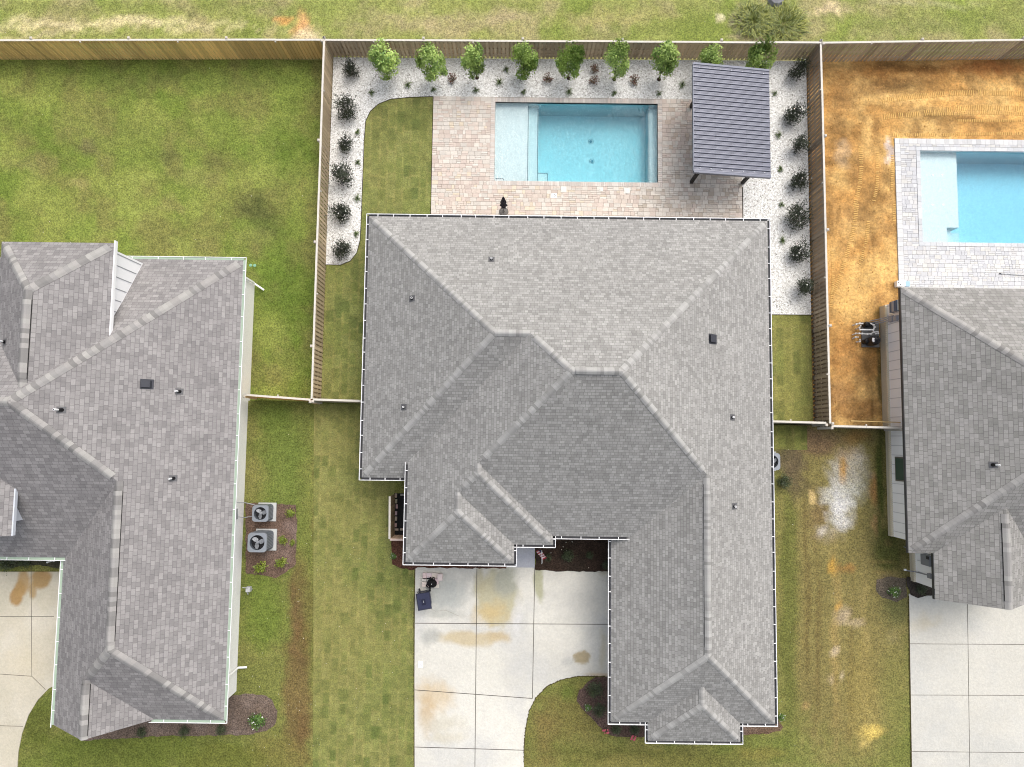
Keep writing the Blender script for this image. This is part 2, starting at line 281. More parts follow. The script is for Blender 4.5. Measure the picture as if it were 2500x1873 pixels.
front = blobs((118, 122, 66), [((106, 116, 56), .4, 3), ((136, 132, 78), .7, 4)], [
    # side lawn of the left house
    (690, 1130, 70, 230, (102, 120, 54), .7, .6), (650, 1000, 60, 60, (92, 110, 48), .5), (640, 1500, 60, 110, (104, 122, 52), .8, .6), (737, 1500, 36, 150, (112, 92, 62), .92, .4), (735, 1560, 22, 60, (100, 72, 48), .7, .6), (725, 1700, 40, 190, (116, 98, 64), .85, .5), (735, 1790, 18, 90, (108, 84, 56), .6, .8), (680, 1850, 80, 60, (120, 112, 62), .6),
    (300, 1830, 320, 80, (96, 108, 46), .8, .6), (90, 1760, 50, 80, (86, 96, 40), .7), (560, 1850, 120, 40, (106, 110, 50), .6),
    (840, 1300, 120, 500, (116, 124, 62), .6, .4), (775, 1060, 10, 60, (124, 100, 66), .8, .6), (770, 1250, 10, 160, (120, 104, 66), .7, .6),
    # front garden in the middle
    (1420, 1740, 120, 90, (122, 112, 66), .7, .6), (1560, 1850, 300, 36, (124, 118, 66), .7, .7), (1330, 1800, 44, 100, (124, 102, 66), .45, .8), (1390, 1690, 26, 32, (98, 118, 50), .6, .7), (1500, 1838, 260, 12, (94, 100, 50), .6, .8), (1720, 1860, 160, 24, (112, 112, 60), .6), (1860, 1840, 70, 20, (130, 122, 66), .6),
    # strip between the main and the right house
    (2060, 1400, 190, 480, (134, 122, 78), .8, .3), (1925, 1450, 26, 420, (98, 106, 52), .75, .6), (1968, 1420, 8, 330, (104, 90, 56), .6, .7), (1995, 1560, 9, 300, (106, 92, 58), .6, .7), (2040, 1560, 12, 280, (164, 142, 90), .6, .8), (2078, 1620, 8, 240, (112, 98, 60), .55, .7), (2110, 1560, 14, 280, (156, 140, 90), .5, .8), (2100, 1700, 60, 160, (146, 132, 76), .5, .8), (2180, 1700, 40, 160, (122, 122, 68), .6, .7), (2185, 1480, 40, 60, (98, 104, 64), .6, .7),
    (1930, 1130, 40, 60, (98, 88, 70), .85, .6), (1990, 1080, 60, 50, (118, 98, 76), .85, .6), (1950, 1190, 40, 36, (104, 96, 68), .6, .7), (2010, 1072, 120, 34, (122, 102, 78), .7, .8), (1935, 1160, 30, 70, (112, 98, 76), .6, .9), (2090, 1062, 40, 24, (150, 116, 66), .6, .7), (2000, 1250, 30, 80, (126, 104, 76), .6, .8),
    (2075, 1110, 46, 26, (158, 140, 118), .7, .7), (2052, 1190, 44, 64, (196, 197, 196), .8, .9), (2090, 1180, 34, 66, (180, 182, 176), .7, 1.), (2052, 1242, 36, 50, (220, 220, 221), .85, .8), (2070, 1150, 60, 40, (168, 160, 146), .6, 1.), (2030, 1300, 40, 26, (160, 150, 132), .5, 1.), (2012, 1205, 20, 30, (196, 196, 190), .7, .8), (2062, 1275, 24, 24, (200, 198, 196), .7, .8), (2010, 1295, 20, 16, (186, 180, 172), .7, .8), (2100, 1120, 26, 34, (180, 176, 164), .6, .9),
    (2059, 1146, 13, 28, (178, 136, 72), .85, .7), (1983, 1210, 7, 22, (216, 190, 132), .8), (2132, 1195, 16, 46, (166, 122, 76), .75, .8), (2142, 1275, 10, 40, (176, 138, 96), .7, .7), (2172, 1328, 18, 8, (206, 160, 116), .85, .5), (2037, 1385, 9, 20, (196, 154, 72), .8, .6), (2068, 1390, 24, 12, (176, 122, 66), .5, .7), (2042, 1478, 5, 14, (212, 168, 84), .8), (2055, 1500, 24, 26, (182, 164, 140), .7, .8), (2090, 1520, 30, 12, (190, 172, 140), .6),
    (2170, 1345, 44, 60, (82, 88, 44), .85, .5), (2152, 1170, 12, 150, (78, 88, 42), .9, .5), (2150, 1375, 40, 4, (134, 118, 72), .6), (2160, 1400, 34, 4, (140, 122, 76), .6), (2170, 1430, 36, 26, (112, 94, 80), .6, .7),
    (2128, 1790, 30, 26, (216, 190, 104), .85, .7), (2106, 1822, 14, 10, (200, 180, 110), .8, .6), (2040, 1592, 10, 16, (206, 188, 160), .8, .8), (2056, 1650, 6, 12, (198, 182, 152), .7, .8), (2030, 1660, 5, 14, (190, 170, 140), .6), (1965, 1722, 14, 10, (178, 150, 100), .6, .8), (2180, 1560, 20, 30, (150, 140, 100), .5, .9)], 4, 7, gain=1.06)
tag(clipped('front_lawn', [(-40, -24), (40, -24), (40, .84), (10, .84), (10, 1.73), (-40, 1.73)], -.012, .17, front, GRASS), 'patchy green and brown front grass between the houses', kind='structure')
# sod laid in blocks
def sodpaint(seed, tones):
    def f(x, y, z):
        px, py = PXv(x, y, z)
        i = np.floor(x/.42); j = np.floor((y+np.modf(np.abs(np.sin(i*12.9))*437.5)[0]*.9)/.62)
        h = np.modf(np.abs(np.sin(i*127.1+j*311.7+seed)*43758.5453))[0]; h2 = np.modf(np.abs(np.sin(i*57.1+j*91.7+seed)*3758.5453))[0]
        c0, c1, c2 = [np.array(lin(t)) for t in tones]; n1 = fbm(x, y, .25, 3, seed)[:, None]
        c = c0*(1-h[:, None])+c1*h[:, None]; c = c*(.88+.26*h2[:, None]); k = (h2 < .14)[:, None]*.5; c = c*(1-k)+c2*k*.92
        m = np.clip((n1-.5)*3+.4, 0, 1); c = c*(1-.35*m)+np.array(lin((148, 138, 82)))*.35*m
        seam = np.maximum((np.abs(x/.42-np.round(x/.42)) < .1)*.34, (np.abs(((y+np.modf(np.abs(np.sin(i*12.9))*437.5)[0]*.9)/.62) % 1-.5) > .42)*.3)[:, None]*np.clip(fbm(x, y, 2., 2, seed+3)*2-.6, 0, 1)[:, None]
        c = c*(1-seam)+np.array(lin((172, 160, 96)))*seam; lum = (c*np.array([.3, .6, .1])).sum(1)[:, None]; return (c*.93+lum*.07)*1.1
    return f
ST = ((124, 130, 72), (112, 122, 62), (92, 110, 56))
gedge = [D(*p) for p in [(704, 572), (735, 573), (757, 564), (771, 546), (778, 520), (781, 460), (784, 380), (787, 300), (790, 262), (800, 241), (818, 225), (843, 215), (880, 211), (935, 209)]]
sod_back = [(p.x, p.y) for p in gedge]+[(D(932, 480).x, D(932, 480).y), (-5.9, 8.7), (-5.9, 1.75), (-9.76, 1.75)]
tag(clipped('sod_lawn', sod_back, .008, .1, sodpaint(3, ST), SODM), 'freshly laid sod squares between white gravel and paver deck', kind='structure')
sl_ = [D(678, 873), D(780, 873), D(895, 1040), D(897, 1240), D(895, 1700), D(676, 1700)]
tag(clipped('side_sod', [(p.x, p.y) for p in sl_[:1]]+[(-5.9, D(780, 873).y), (-5.9, -3), (-4, -3), (-4, -6.3)]+[(sl_[3].x, -6.4), (sl_[4].x, sl_[4].y), (sl_[5].x, sl_[5].y)], .002, .105, sodpaint(8, ((130, 132, 74), (116, 124, 64), (88, 110, 50))), SODM), 'strip of sod squares left of the white driveway', kind='structure')
tag(clipped('side_sod', [(11.6, .9), (15.3, .9), (15.3, D(1755, 681).y), (11.6, D(1755, 681).y)], .008, .12, sodpaint(11, ((116, 124, 62), (128, 130, 66), (82, 100, 48))), SODM), 'narrow sod strip behind the right gate', kind='structure')
a_ = D(1700, 921); b_ = D(1744, 972)
tag(clipped('side_sod', rect(11.5, b_.y, b_.x, .8), .002, .12, sodpaint(14, ((96, 104, 50), (110, 118, 56), (84, 92, 44))), SODM), 'small sod patch in front of the right gate', kind='structure')
# gravel bed: inside the back fence
gl = [(-9.76, D(704, 572).y), (-9.70, 19.98), (15.32, 20.1), (15.32, D(1755, 681).y), (11.4, D(1755, 681).y), (11.4, 8), (8.6, 8), (8.6, p1y1+.3), (p1x0-.3, p1y1+.3)]+[(p.x, p.y) for p in reversed(gedge)]
deckr = D(1604, 480).x; deckl = D(934, 300).x
gl = [(-9.76, D(704, 572).y), (-9.70, 19.98), (15.32, 20.1), (15.32, D(1755, 681).y), (11.4, D(1755, 681).y), (11.4, 8), (deckl, 8)]+[(p.x, p.y) for p in reversed(gedge)]
tag(clipped('gravel_bed', gl, 0, 0, flat((230, 230, 226)), GRAVEL, [H1], skirt=.3), 'bright white gravel bed inside the back fence', kind='structure')
eb = MB(); EDG = mat('edging', (58, 48, 36), .8)
for a, b in zip(gedge, gedge[1:]):
    d = (b-a).normalized(); n_ = Vector((-d.y, d.x, 0))*.012
    eb.hexa([a-n_, b-n_, b+n_, a+n_], [v+Vector((0, 0, .035)) for v in (a-n_, b-n_, b+n_, a+n_)])
tag(eb.build('bed_edging', EDG), 'curved dark edging strip between gravel and sod', 'edging')
for (a, b), lb_ in zip((((11.4, D(1755, 681).y), (15.32, D(1755, 681).y)), ((deckl, 9.2), (deckl, D(935, 209).y)), ((deckr+.02, 8.6), (deckr+.02, 13.2))), ('straight edging at the lower end of the right gravel', 'straight edging between sod and paver deck', 'straight edging between paver deck and right gravel')):
    eb = MB(); a = Vector(a+(0,)); b = Vector(b+(0,)); d = (b-a).normalized(); n_ = Vector((-d.y, d.x, 0))*.014
    eb.hexa([a-n_, b-n_, b+n_, a+n_], [v+Vector((0, 0, .035)) for v in (a-n_, b-n_, b+n_, a+n_)]); tag(eb.build('bed_edging', EDG), lb_, 'edging')
# ------------------------------------------------------------------ paver decks
def pavers(name, x0, y0, x1, y1, hole, z, tones, jm, pm, label, seed, cell=.225, zone=None):
    rr = random.Random(seed); mb = MB(); g = .006
    def add(a, b, c, d):
        cx, cy = (a+c)/2, (b+d)/2
        if hole and a < hole[2]-.02 and c > hole[0]+.02 and b < hole[3]-.02 and d > hole[1]+.02: return
        t = zone(cx, cy, rr) if zone else rr.choice(tones); t = tuple(v+(w__-v)*.42 for v, w__ in zip(t, (248, 236, 220) if zone else (238, 240, 244))); k = rr.uniform(.93, 1.07); col = tuple(v*k for v in lin(t))+(1,); h = rr.uniform(0, .004)
        mb.hexa([(a+g, b+g, z-.03), (c-g, b+g, z-.03), (c-g, d-g, z-.03), (a+g, d-g, z-.03)], [(a+g, b+g, z+h), (c-g, b+g, z+h), (c-g, d-g, z+h), (a+g, d-g, z+h)], 0, col)
    segs = [y0]+([hole[1], hole[3]] if hole else [])+[y1]
    for ya, yb in zip(segs, segs[1:]):
        n = max(1, round((yb-ya)/cell)); h = (yb-ya)/n
        for r_ in range(n):
            spans = [(x0, x1)] if not hole or ya != hole[1] or yb != hole[3] else [(x0, hole[0]), (hole[2], x1)]
            for xa, xb in spans:
                x = xa
                while x < xb-1e-4:
                    wd = rr.choice([.15, .225, .225, .3, .34]); wd = xb-x if xb-x-wd < .12 else wd
                    yy = ya+r_*h
                    if rr.random() < .3: add(x, yy, x+wd, yy+h*.5); add(x, yy+h*.5, x+wd, yy+h)
                    else: add(x, yy, x+wd, yy+h)
                    x += wd
    o = mb.build(name, pm, colors=True); tag(o, label, kind='structure'); return o
PAVM = mat('tumbled_pavers', attr=True, rough=.85, noise=.07, nscale=12, bump=.2, bscale=40)
def z1(x, y, r):
    d = fbm(np.array([x]), np.array([y]), .3, 3, 5)[0]+r.uniform(-.2, .2)
    pink = [(202, 186, 176), (196, 178, 170), (208, 194, 184), (190, 172, 164)]; tan = [(214, 198, 172), (220, 208, 184), (208, 190, 164), (224, 214, 196)]; gry = [(206, 202, 196), (198, 194, 188), (212, 206, 198)]
    if x > 6.5 and y < 14.5 and y > 10.5: return r.choice([(178, 166, 156), (188, 172, 164), (168, 156, 142), (192, 184, 176)] + gry)
    if x > 6: return r.choice(pink+pink+[(178, 158, 142), (214, 208, 200)]+gry)
    if y < 11.3: return r.choice(tan+tan+pink[:2])
    return r.choice(pink+gry+tan[:1]) if d < .55 else r.choice(gry+pink+[(222, 218, 212)])
cop = .24
dtop = p1y1+cop+.02
tag(clipped('deck_base', [(deckl, 8.2), (deckr, 8.2), (deckr, dtop), (deckl, dtop)], .006, 0, flat((168, 156, 140)), mat('joint_sand', (196, 182, 164), .95), [H1]), 'sand bedding under the pool deck', kind='structure')
pavers('pool_deck', deckl+.01, 8.3, deckr-.01, dtop, (p1x0-cop, p1y0-cop, p1x1+cop, dtop), .035, None, None, PAVM, 'tumbled beige and pink paver deck around the middle pool', 3, zone=z1)
def ring(x0, y0, x1, y1, wd, z, step, tones, seed, sides='LRTB', m=None, name='pool_coping', h=.03, parent=None):
    rr = random.Random(seed); mb = MB(); g = .004
    def pv(a, b, c, d):
        t = rr.choice(tones); k = rr.uniform(.93, 1.05); col = tuple(v*k for v in lin(t))+(1,)
        mb.hexa([(a+g, b+g, z-h-.06), (c-g, b+g, z-h-.06), (c-g, d-g, z-h-.06), (a+g, d-g, z-h-.06)], [(a+g, b+g, z), (c-g, b+g, z), (c-g, d-g, z), (a+g, d-g, z)], 0, col)
    n = round((x1-x0+2*wd)/step); s = (x1-x0+2*wd)/n
    for i in range(n):
        a = x0-wd+i*s
        if 'T' in sides: pv(a, y1, a+s, y1+wd)
        if 'B' in sides: pv(a, y0-wd, a+s, y0)
    n = round((y1-y0)/step); s = (y1-y0)/n
    for i in range(n):
        if 'L' in sides: pv(x0-wd, y0+i*s, x0, y0+(i+1)*s)
        if 'R' in sides: pv(x1, y0+i*s, x1+wd, y0+(i+1)*s)
    return mb.build(name, m, parent, colors=True)
# ------------------------------------------------------------------ pools
def watermat(name, absorb, dens, bscale, refl, dist=.05):
    m = bpy.data.materials.new(name); m.use_nodes = True; n = m.node_tree.nodes; l = m.node_tree.links; n.remove(n['Principled BSDF']); out = n['Material Output']
    tr = n.new('ShaderNodeBsdfTransparent'); gl_ = n.new('ShaderNodeBsdfGlossy'); gl_.inputs['Roughness'].default_value = .08; mx = n.new('ShaderNodeMixShader'); fr = n.new('ShaderNodeFresnel'); fr.inputs[0].default_value = refl
    tc = n.new('ShaderNodeTexCoord'); mp = n.new('ShaderNodeMapping'); mp.inputs['Rotation'].default_value = (0, 0, R(-35)); mp.inputs['Scale'].default_value = (1.5, .55, 1)
    t = n.new('ShaderNodeTexNoise'); t.inputs['Scale'].default_value = bscale; t.inputs['Detail'].default_value = 4; t.inputs['Distortion'].default_value = .8; l.new(tc.outputs['Object'], mp.inputs[0]); l.new(mp.outputs[0], t.inputs['Vector'])
    bp = n.new('ShaderNodeBump'); bp.inputs['Strength'].default_value = 1; bp.inputs['Distance'].default_value = dist; l.new(t.outputs[0], bp.inputs['Height'])
    for q_ in (gl_, fr): l.new(bp.outputs[0], q_.inputs['Normal'])
    l.new(fr.outputs[0], mx.inputs[0]); l.new(tr.outputs[0], mx.inputs[1]); l.new(gl_.outputs[0], mx.inputs[2]); l.new(mx.outputs[0], out.inputs['Surface'])
    va = n.new('ShaderNodeVolumeAbsorption'); va.inputs['Color'].default_value = absorb; va.inputs['Density'].default_value = dens; l.new(va.outputs[0], out.inputs['Volume']); return m
def plastermat(name, col, k=.1):
    return mat(name, col, .8, noise=k, nscale=7, bump=.1, bscale=6)
def pool(x0, y0, x1, y1, zt, coping, steps, wm, fl, wall, deep, label, name='swimming_pool'):
    root = empty(name, ((x0+x1)/2, (y0+y1)/2, zt-deep), 0, label, 'pool'); M = Matrix.Translation(-root.location)
    mb = MB(); e = .0
    zb = zt-deep; mb.poly([(x0, y0, zb), (x1, y0, zb), (x1, y1, zb), (x0, y1, zb)])
    for a, b in (((x0, y0), (x0, y1)), ((x1, y1), (x1, y0)), ((x1, y0), (x0, y0)), ((x0, y1), (x1, y1))):
        mb.poly([a+(zb,), b+(zb,), b+(zt-.02,), a+(zt-.02,)])
    o = mb.build('basin', fl, root); o.matrix_parent_inverse = M
    for nm, sx0, sy0, sx1, sy1, dp in steps:
        s = MB(); s.hexa([(sx0+.001, sy0+.001, zb+.001), (sx1-.001, sy0+.001, zb+.001), (sx1-.001, sy1-.001, zb+.001), (sx0+.001, sy1-.001, zb+.001)], [(sx0+.001, sy0+.001, zt-dp), (sx1-.001, sy0+.001, zt-dp), (sx1-.001, sy1-.001, zt-dp), (sx0+.001, sy1-.001, zt-dp)])
        o = s.build(nm, fl, root); o.matrix_parent_inverse = M
    wt = MB(); wz = zt-.13; i = .002
    wt.hexa([(x0+i, y0+i, zb+i), (x1-i, y0+i, zb+i), (x1-i, y1-i, zb+i), (x0+i, y1-i, zb+i)], [(x0+i, y0+i, wz), (x1-i, y0+i, wz), (x1-i, y1-i, wz), (x0+i, y1-i, wz)])
    o = wt.build('water', wm, root); o.matrix_parent_inverse = M
    coping.parent = root; coping.matrix_parent_inverse = M
    return root, M
PL = plastermat('pale_plaster', (238, 246, 247), .1)
tx = lambda t: 1200+t/3.1557
ledge = W(tx(285), 350, -.3).x; stp = W(tx(360), 350, -.6).x; bench = W(tx(1210), 350, -.5).x
cp1 = ring(p1x0, p1y0, p1x1, p1y1, cop, .045, .11, [(222, 214, 206), (228, 221, 213), (210, 202, 194), (222, 210, 200)], 5, m=PAVM)
WM1 = watermat('pool_water', (.05, .82, .94, 1), .40, 4.0, 1.3, .07); WM2 = watermat('still_pool_water', (.12, .78, .95, 1), .36, 6.0, 1.25, .014)
root1, M1 = pool(p1x0, p1y0, p1x1, p1y1, .02, cp1, [('tanning_ledge', p1x0, p1y0, ledge, p1y1, .34), ('step', ledge, p1y0, stp, p1y1, .62), ('bench', bench, p1y0, p1x1, p1y1, .58),
    ('step', stp, p1y0, stp+.55, p1y0+.78, .85), ('step', stp+.55, p1y0, stp+.85, p1y0+.45, 1.1), ('step', p1x0, p1y0, p1x0+.5, p1y0+.24, .24)], WM1, PL, None, 1.55, 'middle backyard pool with pale tanning ledge at its left end')
# tile trim dashes on step edges, drains
TB = mat('blue_trim_tile', (40, 84, 104), .3)
def ttrim(mb): o = mb.build('trim_tile', TB, root1); o.matrix_parent_inverse = M1
for X, z_ in ((ledge-.03, .02-.34+.004), (stp-.03, .02-.62+.004), (bench+.03, .02-.58+.004)):
    y = p1y0+.05; tb = MB(); tb.box((X, (p1y0+p1y1)/2, z_-.003), (.012, p1y1-p1y0-.1, .003))
    while y < p1y1-.06: tb.box((X, y+.03, z_), (.045, .07, .006)); y += .12
    ttrim(tb)
for (X0, Y0, X1, Y1, z_) in ((stp, p1y0+.75, stp+.52, p1y0+.75, -.83+.004), (stp+.52, p1y0, stp+.52, p1y0+.75, -.83+.004), (stp+.82, p1y0, stp+.82, p1y0+.42, -1.08+.004), (p1x0+.05, p1y0+.21, p1x0+.47, p1y0+.21, -.22+.004), (p1x0+.47, p1y0+.03, p1x0+.47, p1y0+.21, -.22+.004)):
    n = max(2, int(math.hypot(X1-X0, Y1-Y0)/.09))
    tb = MB(); tb.tube((X0, Y0, z_-.003), (X1, Y1, z_-.003), .006, .006, 4)
    for i in range(n): tb.box((X0+(X1-X0)*(i+.5)/n, Y0+(Y1-Y0)*(i+.5)/n, z_), (.045, .045, .006))
    ttrim(tb)
for (tx_, ty_) in ((765, 1090), (773, 1242)):
    p = W(1200+tx_/3.1557, ty_/3.1557, -1.5); dm = MB()
    for k in range(14):
        a = k*2*math.pi/14; dm.box((p.x+.13*math.cos(a), p.y+.13*math.sin(a), -1.515), (.04, .02, .03), a)
    dm.lathe((p.x, p.y, -1.53), [(.08, 0), (.08, .02), (.03, .03)], 16); o = dm.build('drain', mat('drain', (120, 170, 186), .6), root1); o.matrix_parent_inverse = M1
# right pool
dk2l = W(2188.5, 500, -.2).x; dk2t = W(2190, 337.5, -.2).y
PAV2 = mat('light_pavers', attr=True, rough=.85, noise=.06, nscale=10)
tag(clipped('deck_base', [(dk2l, 6.3), (40, 6.3), (40, dk2t), (dk2l, dk2t)], ZB+.03, 0, flat((170, 170, 168)), mat('grey_joint', (204, 204, 202), .95), [H2]), 'bedding under the right pool deck', kind='structure')
g2 = [(206, 206, 206), (196, 196, 198), (214, 212, 208), (202, 198, 192), (188, 188, 190), (218, 214, 202)]
pavers('pool_deck', dk2l+.3, 6.4, 34, dk2t-.3, (p2x0-.22, p2y0-.22, p2x1+.22, p2y1+.22), -.195, g2, None, PAV2, 'pale grey paver deck around the right pool', 8)
bw = ring(dk2l+.3, -3, 40, dk2t-.3, .29, -.19, .24, [(226, 226, 226), (214, 214, 214), (232, 232, 230)], 6, 'LT', PAV2, 'deck_border')
tag(bw, 'white border row of pavers at the edge of the right deck', kind='structure')
cp2 = ring(p2x0, p2y0, p2x1, p2y1, .21, -.18, .3, [(222, 224, 226), (214, 217, 220), (228, 229, 230)], 7, m=PAV2)
l2 = W(2341, 460, -.5).x; nt_ = W(2315, 554, -.5)
root2, M2 = pool(p2x0, p2y0, p2x1, p2y1, -.2, cp2, [('tanning_ledge', p2x0, nt_.y, l2, p2y1, .42), ('tanning_ledge', p2x0, p2y0, nt_.x, nt_.y, .42), ('step', nt_.x, p2y0, nt_.x+.4, nt_.y, .75), ('bench', nt_.x+.4, p2y0, nt_.x+1.0, nt_.y-.1, 1.0)], WM2, PL, None, 1.7, 'right neighbour pool with light ledge and step notch')
for a, b in ((1505, 1348), (1580, 1348), (1505, 1578), (1588, 1578)):
    p = W(1800+a/3.1557, b/3.1557, -.6); m_ = MB(); m_.lathe((p.x, p.y, -.619), [(.06, 0), (.06, .012), (.03, .02)], 12); o = m_.build('ledge_fitting', WHITE, root2); o.matrix_parent_inverse = M2
# ------------------------------------------------------------------ driveways and beds
drive = [(897, 1222), (1135, 1226), (1330, 1230), (1330, 1461), (1250, 1461), (1212, 1469), (1182, 1483), (1158, 1507), (1143, 1536), (1135, 1575), (1132, 1620), (1132, 1700), (894, 1700)]
dvp = blobs((230, 228, 218), [((210, 210, 206), .5, 3), ((222, 220, 210), .9, 4)], [
    (1215, 1458, 56, 80, (196, 190, 158), .9, .35), (1200, 1500, 56, 36, (212, 190, 140), .85, .9), (1236, 1420, 36, 44, (178, 180, 166), .9, .5), (1170, 1420, 12, 60, (196, 188, 156), .7, .6), (1318, 1420, 13, 60, (182, 182, 150), .9, .4), (1140, 1560, 80, 20, (208, 192, 156), .85, .5), (1215, 1556, 34, 16, (204, 184, 144), .8, .6),
    (1080, 1450, 70, 50, (190, 194, 190), .85, .6), (1090, 1500, 60, 14, (186, 188, 180), .6, .8), (1050, 1555, 34, 22, (182, 184, 178), .7, .7), (1418, 1606, 22, 18, (178, 164, 132), .95, .2), (1470, 1590, 10, 60, (202, 192, 160), .5, .8), (1385, 1612, 18, 12, (196, 196, 192), .6), (1410, 1470, 90, 50, (204, 203, 197), .6, .8), (1480, 1400, 20, 8, (194, 184, 156), .6, .8),
    (1060, 1700, 60, 50, (212, 190, 152), .7, .7), (1045, 1745, 26, 60, (204, 178, 138), .6, .8), (1080, 1770, 60, 30, (206, 200, 180), .6, .8), (1050, 1560, 26, 20, (186, 186, 180), .5, .8), (1090, 1800, 60, 14, (208, 200, 176), .5, .8), (1470, 1650, 40, 8, (214, 190, 156), .7, .7), (1200, 1620, 60, 60, (224, 222, 210), .4, .9), (1260, 1500, 14, 60, (228, 228, 228), .6, .6), (1030, 1430, 10, 30, (228, 224, 214), .6)], 6, 5)
tag(clipped('driveway', [(D(*p).x, D(*p).y) for p in drive], .03, .1, dvp, CONC, skirt=.05), 'pale stained concrete driveway in front of the middle house', kind='structure')
jm = mat('dark_joint', (96, 92, 84), .9)
def strips(name, segs, z, wd, label):
    mb = MB()
    for a, b in segs:
        a, b = W(*a, z), W(*b, z); d = (b-a).normalized(); n_ = Vector((-d.y, d.x, 0))*wd
        mb.poly([a-n_, b-n_, b+n_, a+n_])
    return tag(mb.build(name, jm), label, kind='structure')
TS = lambda x, y: (900+x/3.1557, 1348+y/3.1557)
strips('driveway_joints', [(TS(358, 548), TS(1850, 557)), (TS(355, 1062), TS(1262, 1128)), (TS(355, 1502), TS(1198, 1527)), (TS(834, 132), TS(818, 1720)), (TS(1280, 120), TS(1262, 1128))], .034, .016, 'joints between the slabs of the middle driveway')
wp = W(1235, 1395, .02); walk = [W(1235, 1400), W(1305.5, 1400), W(1306, 1300), W(1236, 1300)]
tag(clipped('walkway', [(p.x, p.y) for p in walk], .024, .15, blobs((206, 208, 212), [((190, 194, 206), .9, 3)], [], 9), CONC, skirt=.04), 'short concrete walkway to the front entry', kind='structure')
dl = [(-20, 1235), (140, 1235), (136, 1240), (124, 1478), (106, 1487), (82, 1512), (62, 1545), (48, 1585), (40, 1625), (36, 1700), (-60, 1700), (-60, 1235)]
dlp = blobs((212, 205, 186), [((204, 198, 178), .5, 3), ((218, 212, 196), .9, 4)], [(100, 1412, 26, 26, (176, 146, 98), .95, .35), (58, 1420, 16, 34, (186, 156, 110), .9, .4), (40, 1456, 16, 22, (176, 142, 92), .95, .3), (50, 1438, 15, 22, (180, 148, 98), .9, .4), (110, 1402, 20, 12, (182, 150, 104), .8, .5), (78, 1440, 10, 22, (180, 150, 100), .8, .4), (60, 1620, 60, 50, (214, 204, 178), .5, .9)], 7, 3)
tag(clipped('driveway', [(D(*p).x, D(*p).y) for p in dl], .028, .09, dlp, CONC, skirt=.05), 'tan stained driveway of the left house', kind='structure')
T0 = lambda x, y: (x/3.1557, 1348+y/3.1557)
strips('driveway_joints', [(T0(239, 60), T0(245, 957)), (T0(0, 497), T0(415, 496)), (T0(0, 940), T0(245, 957)), (T0(245, 957), T0(350, 1060)), (T0(0, 1338), T0(178, 1343))], .032, .012, 'joints between the slabs of the left driveway')
dr = [(1963, 1283), (1990, 1281), (2030, 1281), (2300, 1290), (2300, 1700), (1970, 1700)]
tag(clipped('driveway', [(D(*p).x, D(*p).y) for p in dr], .028, .2, blobs((220, 218, 208), [((212, 212, 206), .5, 3)], [(2260, 1520, 50, 14, (214, 202, 172), .5, .9), (2400, 1560, 60, 30, (226, 224, 216), .5, .9)], 12), CONC, skirt=.05), 'clean pale driveway of the right house', kind='structure')
strips('driveway_joints', [((2362, 1470), (2368, 1900)), ((2221, 1572), (2560, 1574)), ((2222, 1697), (2560, 1698)), ((2222, 1835), (2560, 1838))], .032, .012, 'joints between the slabs of the right driveway')
def bed(pts, col, label, seed, z=.012, var=((150, 130, 120),)):
    rr = random.Random(seed); P = []
    for a, b in zip(pts, pts[1:]+pts[:1]):
        A, B = W(*a), W(*b); n = max(1, int((B-A).length/.16))
        for i in range(n):
            q_ = A.lerp(B, i/n); j = .035 if 0 < i < n else 0; P.append((q_.x+rr.uniform(-j, j), q_.y+rr.uniform(-j, j)))
    return tag(clipped('mulch_bed', P, z, .2, blobs(col, [(var[0], .9, 3)], [], seed), MULCH), label, kind='structure')
bed([TS(1284, -170), TS(1284, 138), TS(1500, 148), TS(1870, 150), TS(1870, -170)], (68, 55, 47), 'dark mulch bed beside the front entry', 21, .04, ((56, 49, 42),))
bed([(935, 1175), (995, 1175), (995, 1300), (1012, 1384), (1130, 1386), (1240, 1389), (1240, 1330), (1000, 1330), (1000, 1386), (1012, 1391), (985, 1389), (962, 1386), (956, 1370), (955, 1312)], (96, 58, 46), 'reddish mulch strip along the left corner of the middle house', 22, .014, ((72, 48, 40),)) if 0 else None
bed([(955, 1309), (1010, 1300), (1240, 1310), (1236, 1388), (1130, 1387), (1020, 1385), (1008, 1392), (975, 1386), (958, 1378)], (92, 64, 52), 'reddish mulch strip along the left corner of the middle house', 22, .042, ((72, 48, 40),))
bed([(1455, 1652), (1500, 1651), (1600, 1700), (1600, 1790), (1570, 1800), (1530, 1800), (1490, 1795), (1465, 1775), (1430, 1740), (1408, 1712), (1414, 1685), (1436, 1664)], (104, 86, 80), 'grey brown mulch bed at the driveway curve', 23, .012, ((86, 72, 64),))
bed([(1810, 1770), (1900, 1760), (1912, 1775), (1905, 1785), (1870, 1792), (1815, 1794)], (112, 92, 76), 'thin mulch bed at the right front corner', 24)
bed([(600, 1228), (722, 1232), (726, 1270), (724, 1330), (722, 1378), (700, 1396), (672, 1412), (640, 1404), (600, 1400)], (116, 96, 84), 'brown mulch bed around the two condensers', 25, .012, ((134, 116, 108),))
bed([(560, 1700), (600, 1693), (640, 1696), (664, 1708), (678, 1735), (672, 1768), (650, 1785), (600, 1794), (500, 1796), (400, 1797), (300, 1802), (200, 1808), (200, 1740), (500, 1700)], (112, 98, 88), 'grey mulch bed at the front of the left house', 26, .012, ((132, 118, 110),))
bed([(-10, 1355), (145, 1350), (145, 1388), (100, 1380), (60, 1378), (30, 1388), (8, 1380), (-10, 1365)], (78, 76, 62), 'dark planting bed under the left eave', 27, .04, ((60, 64, 40),))
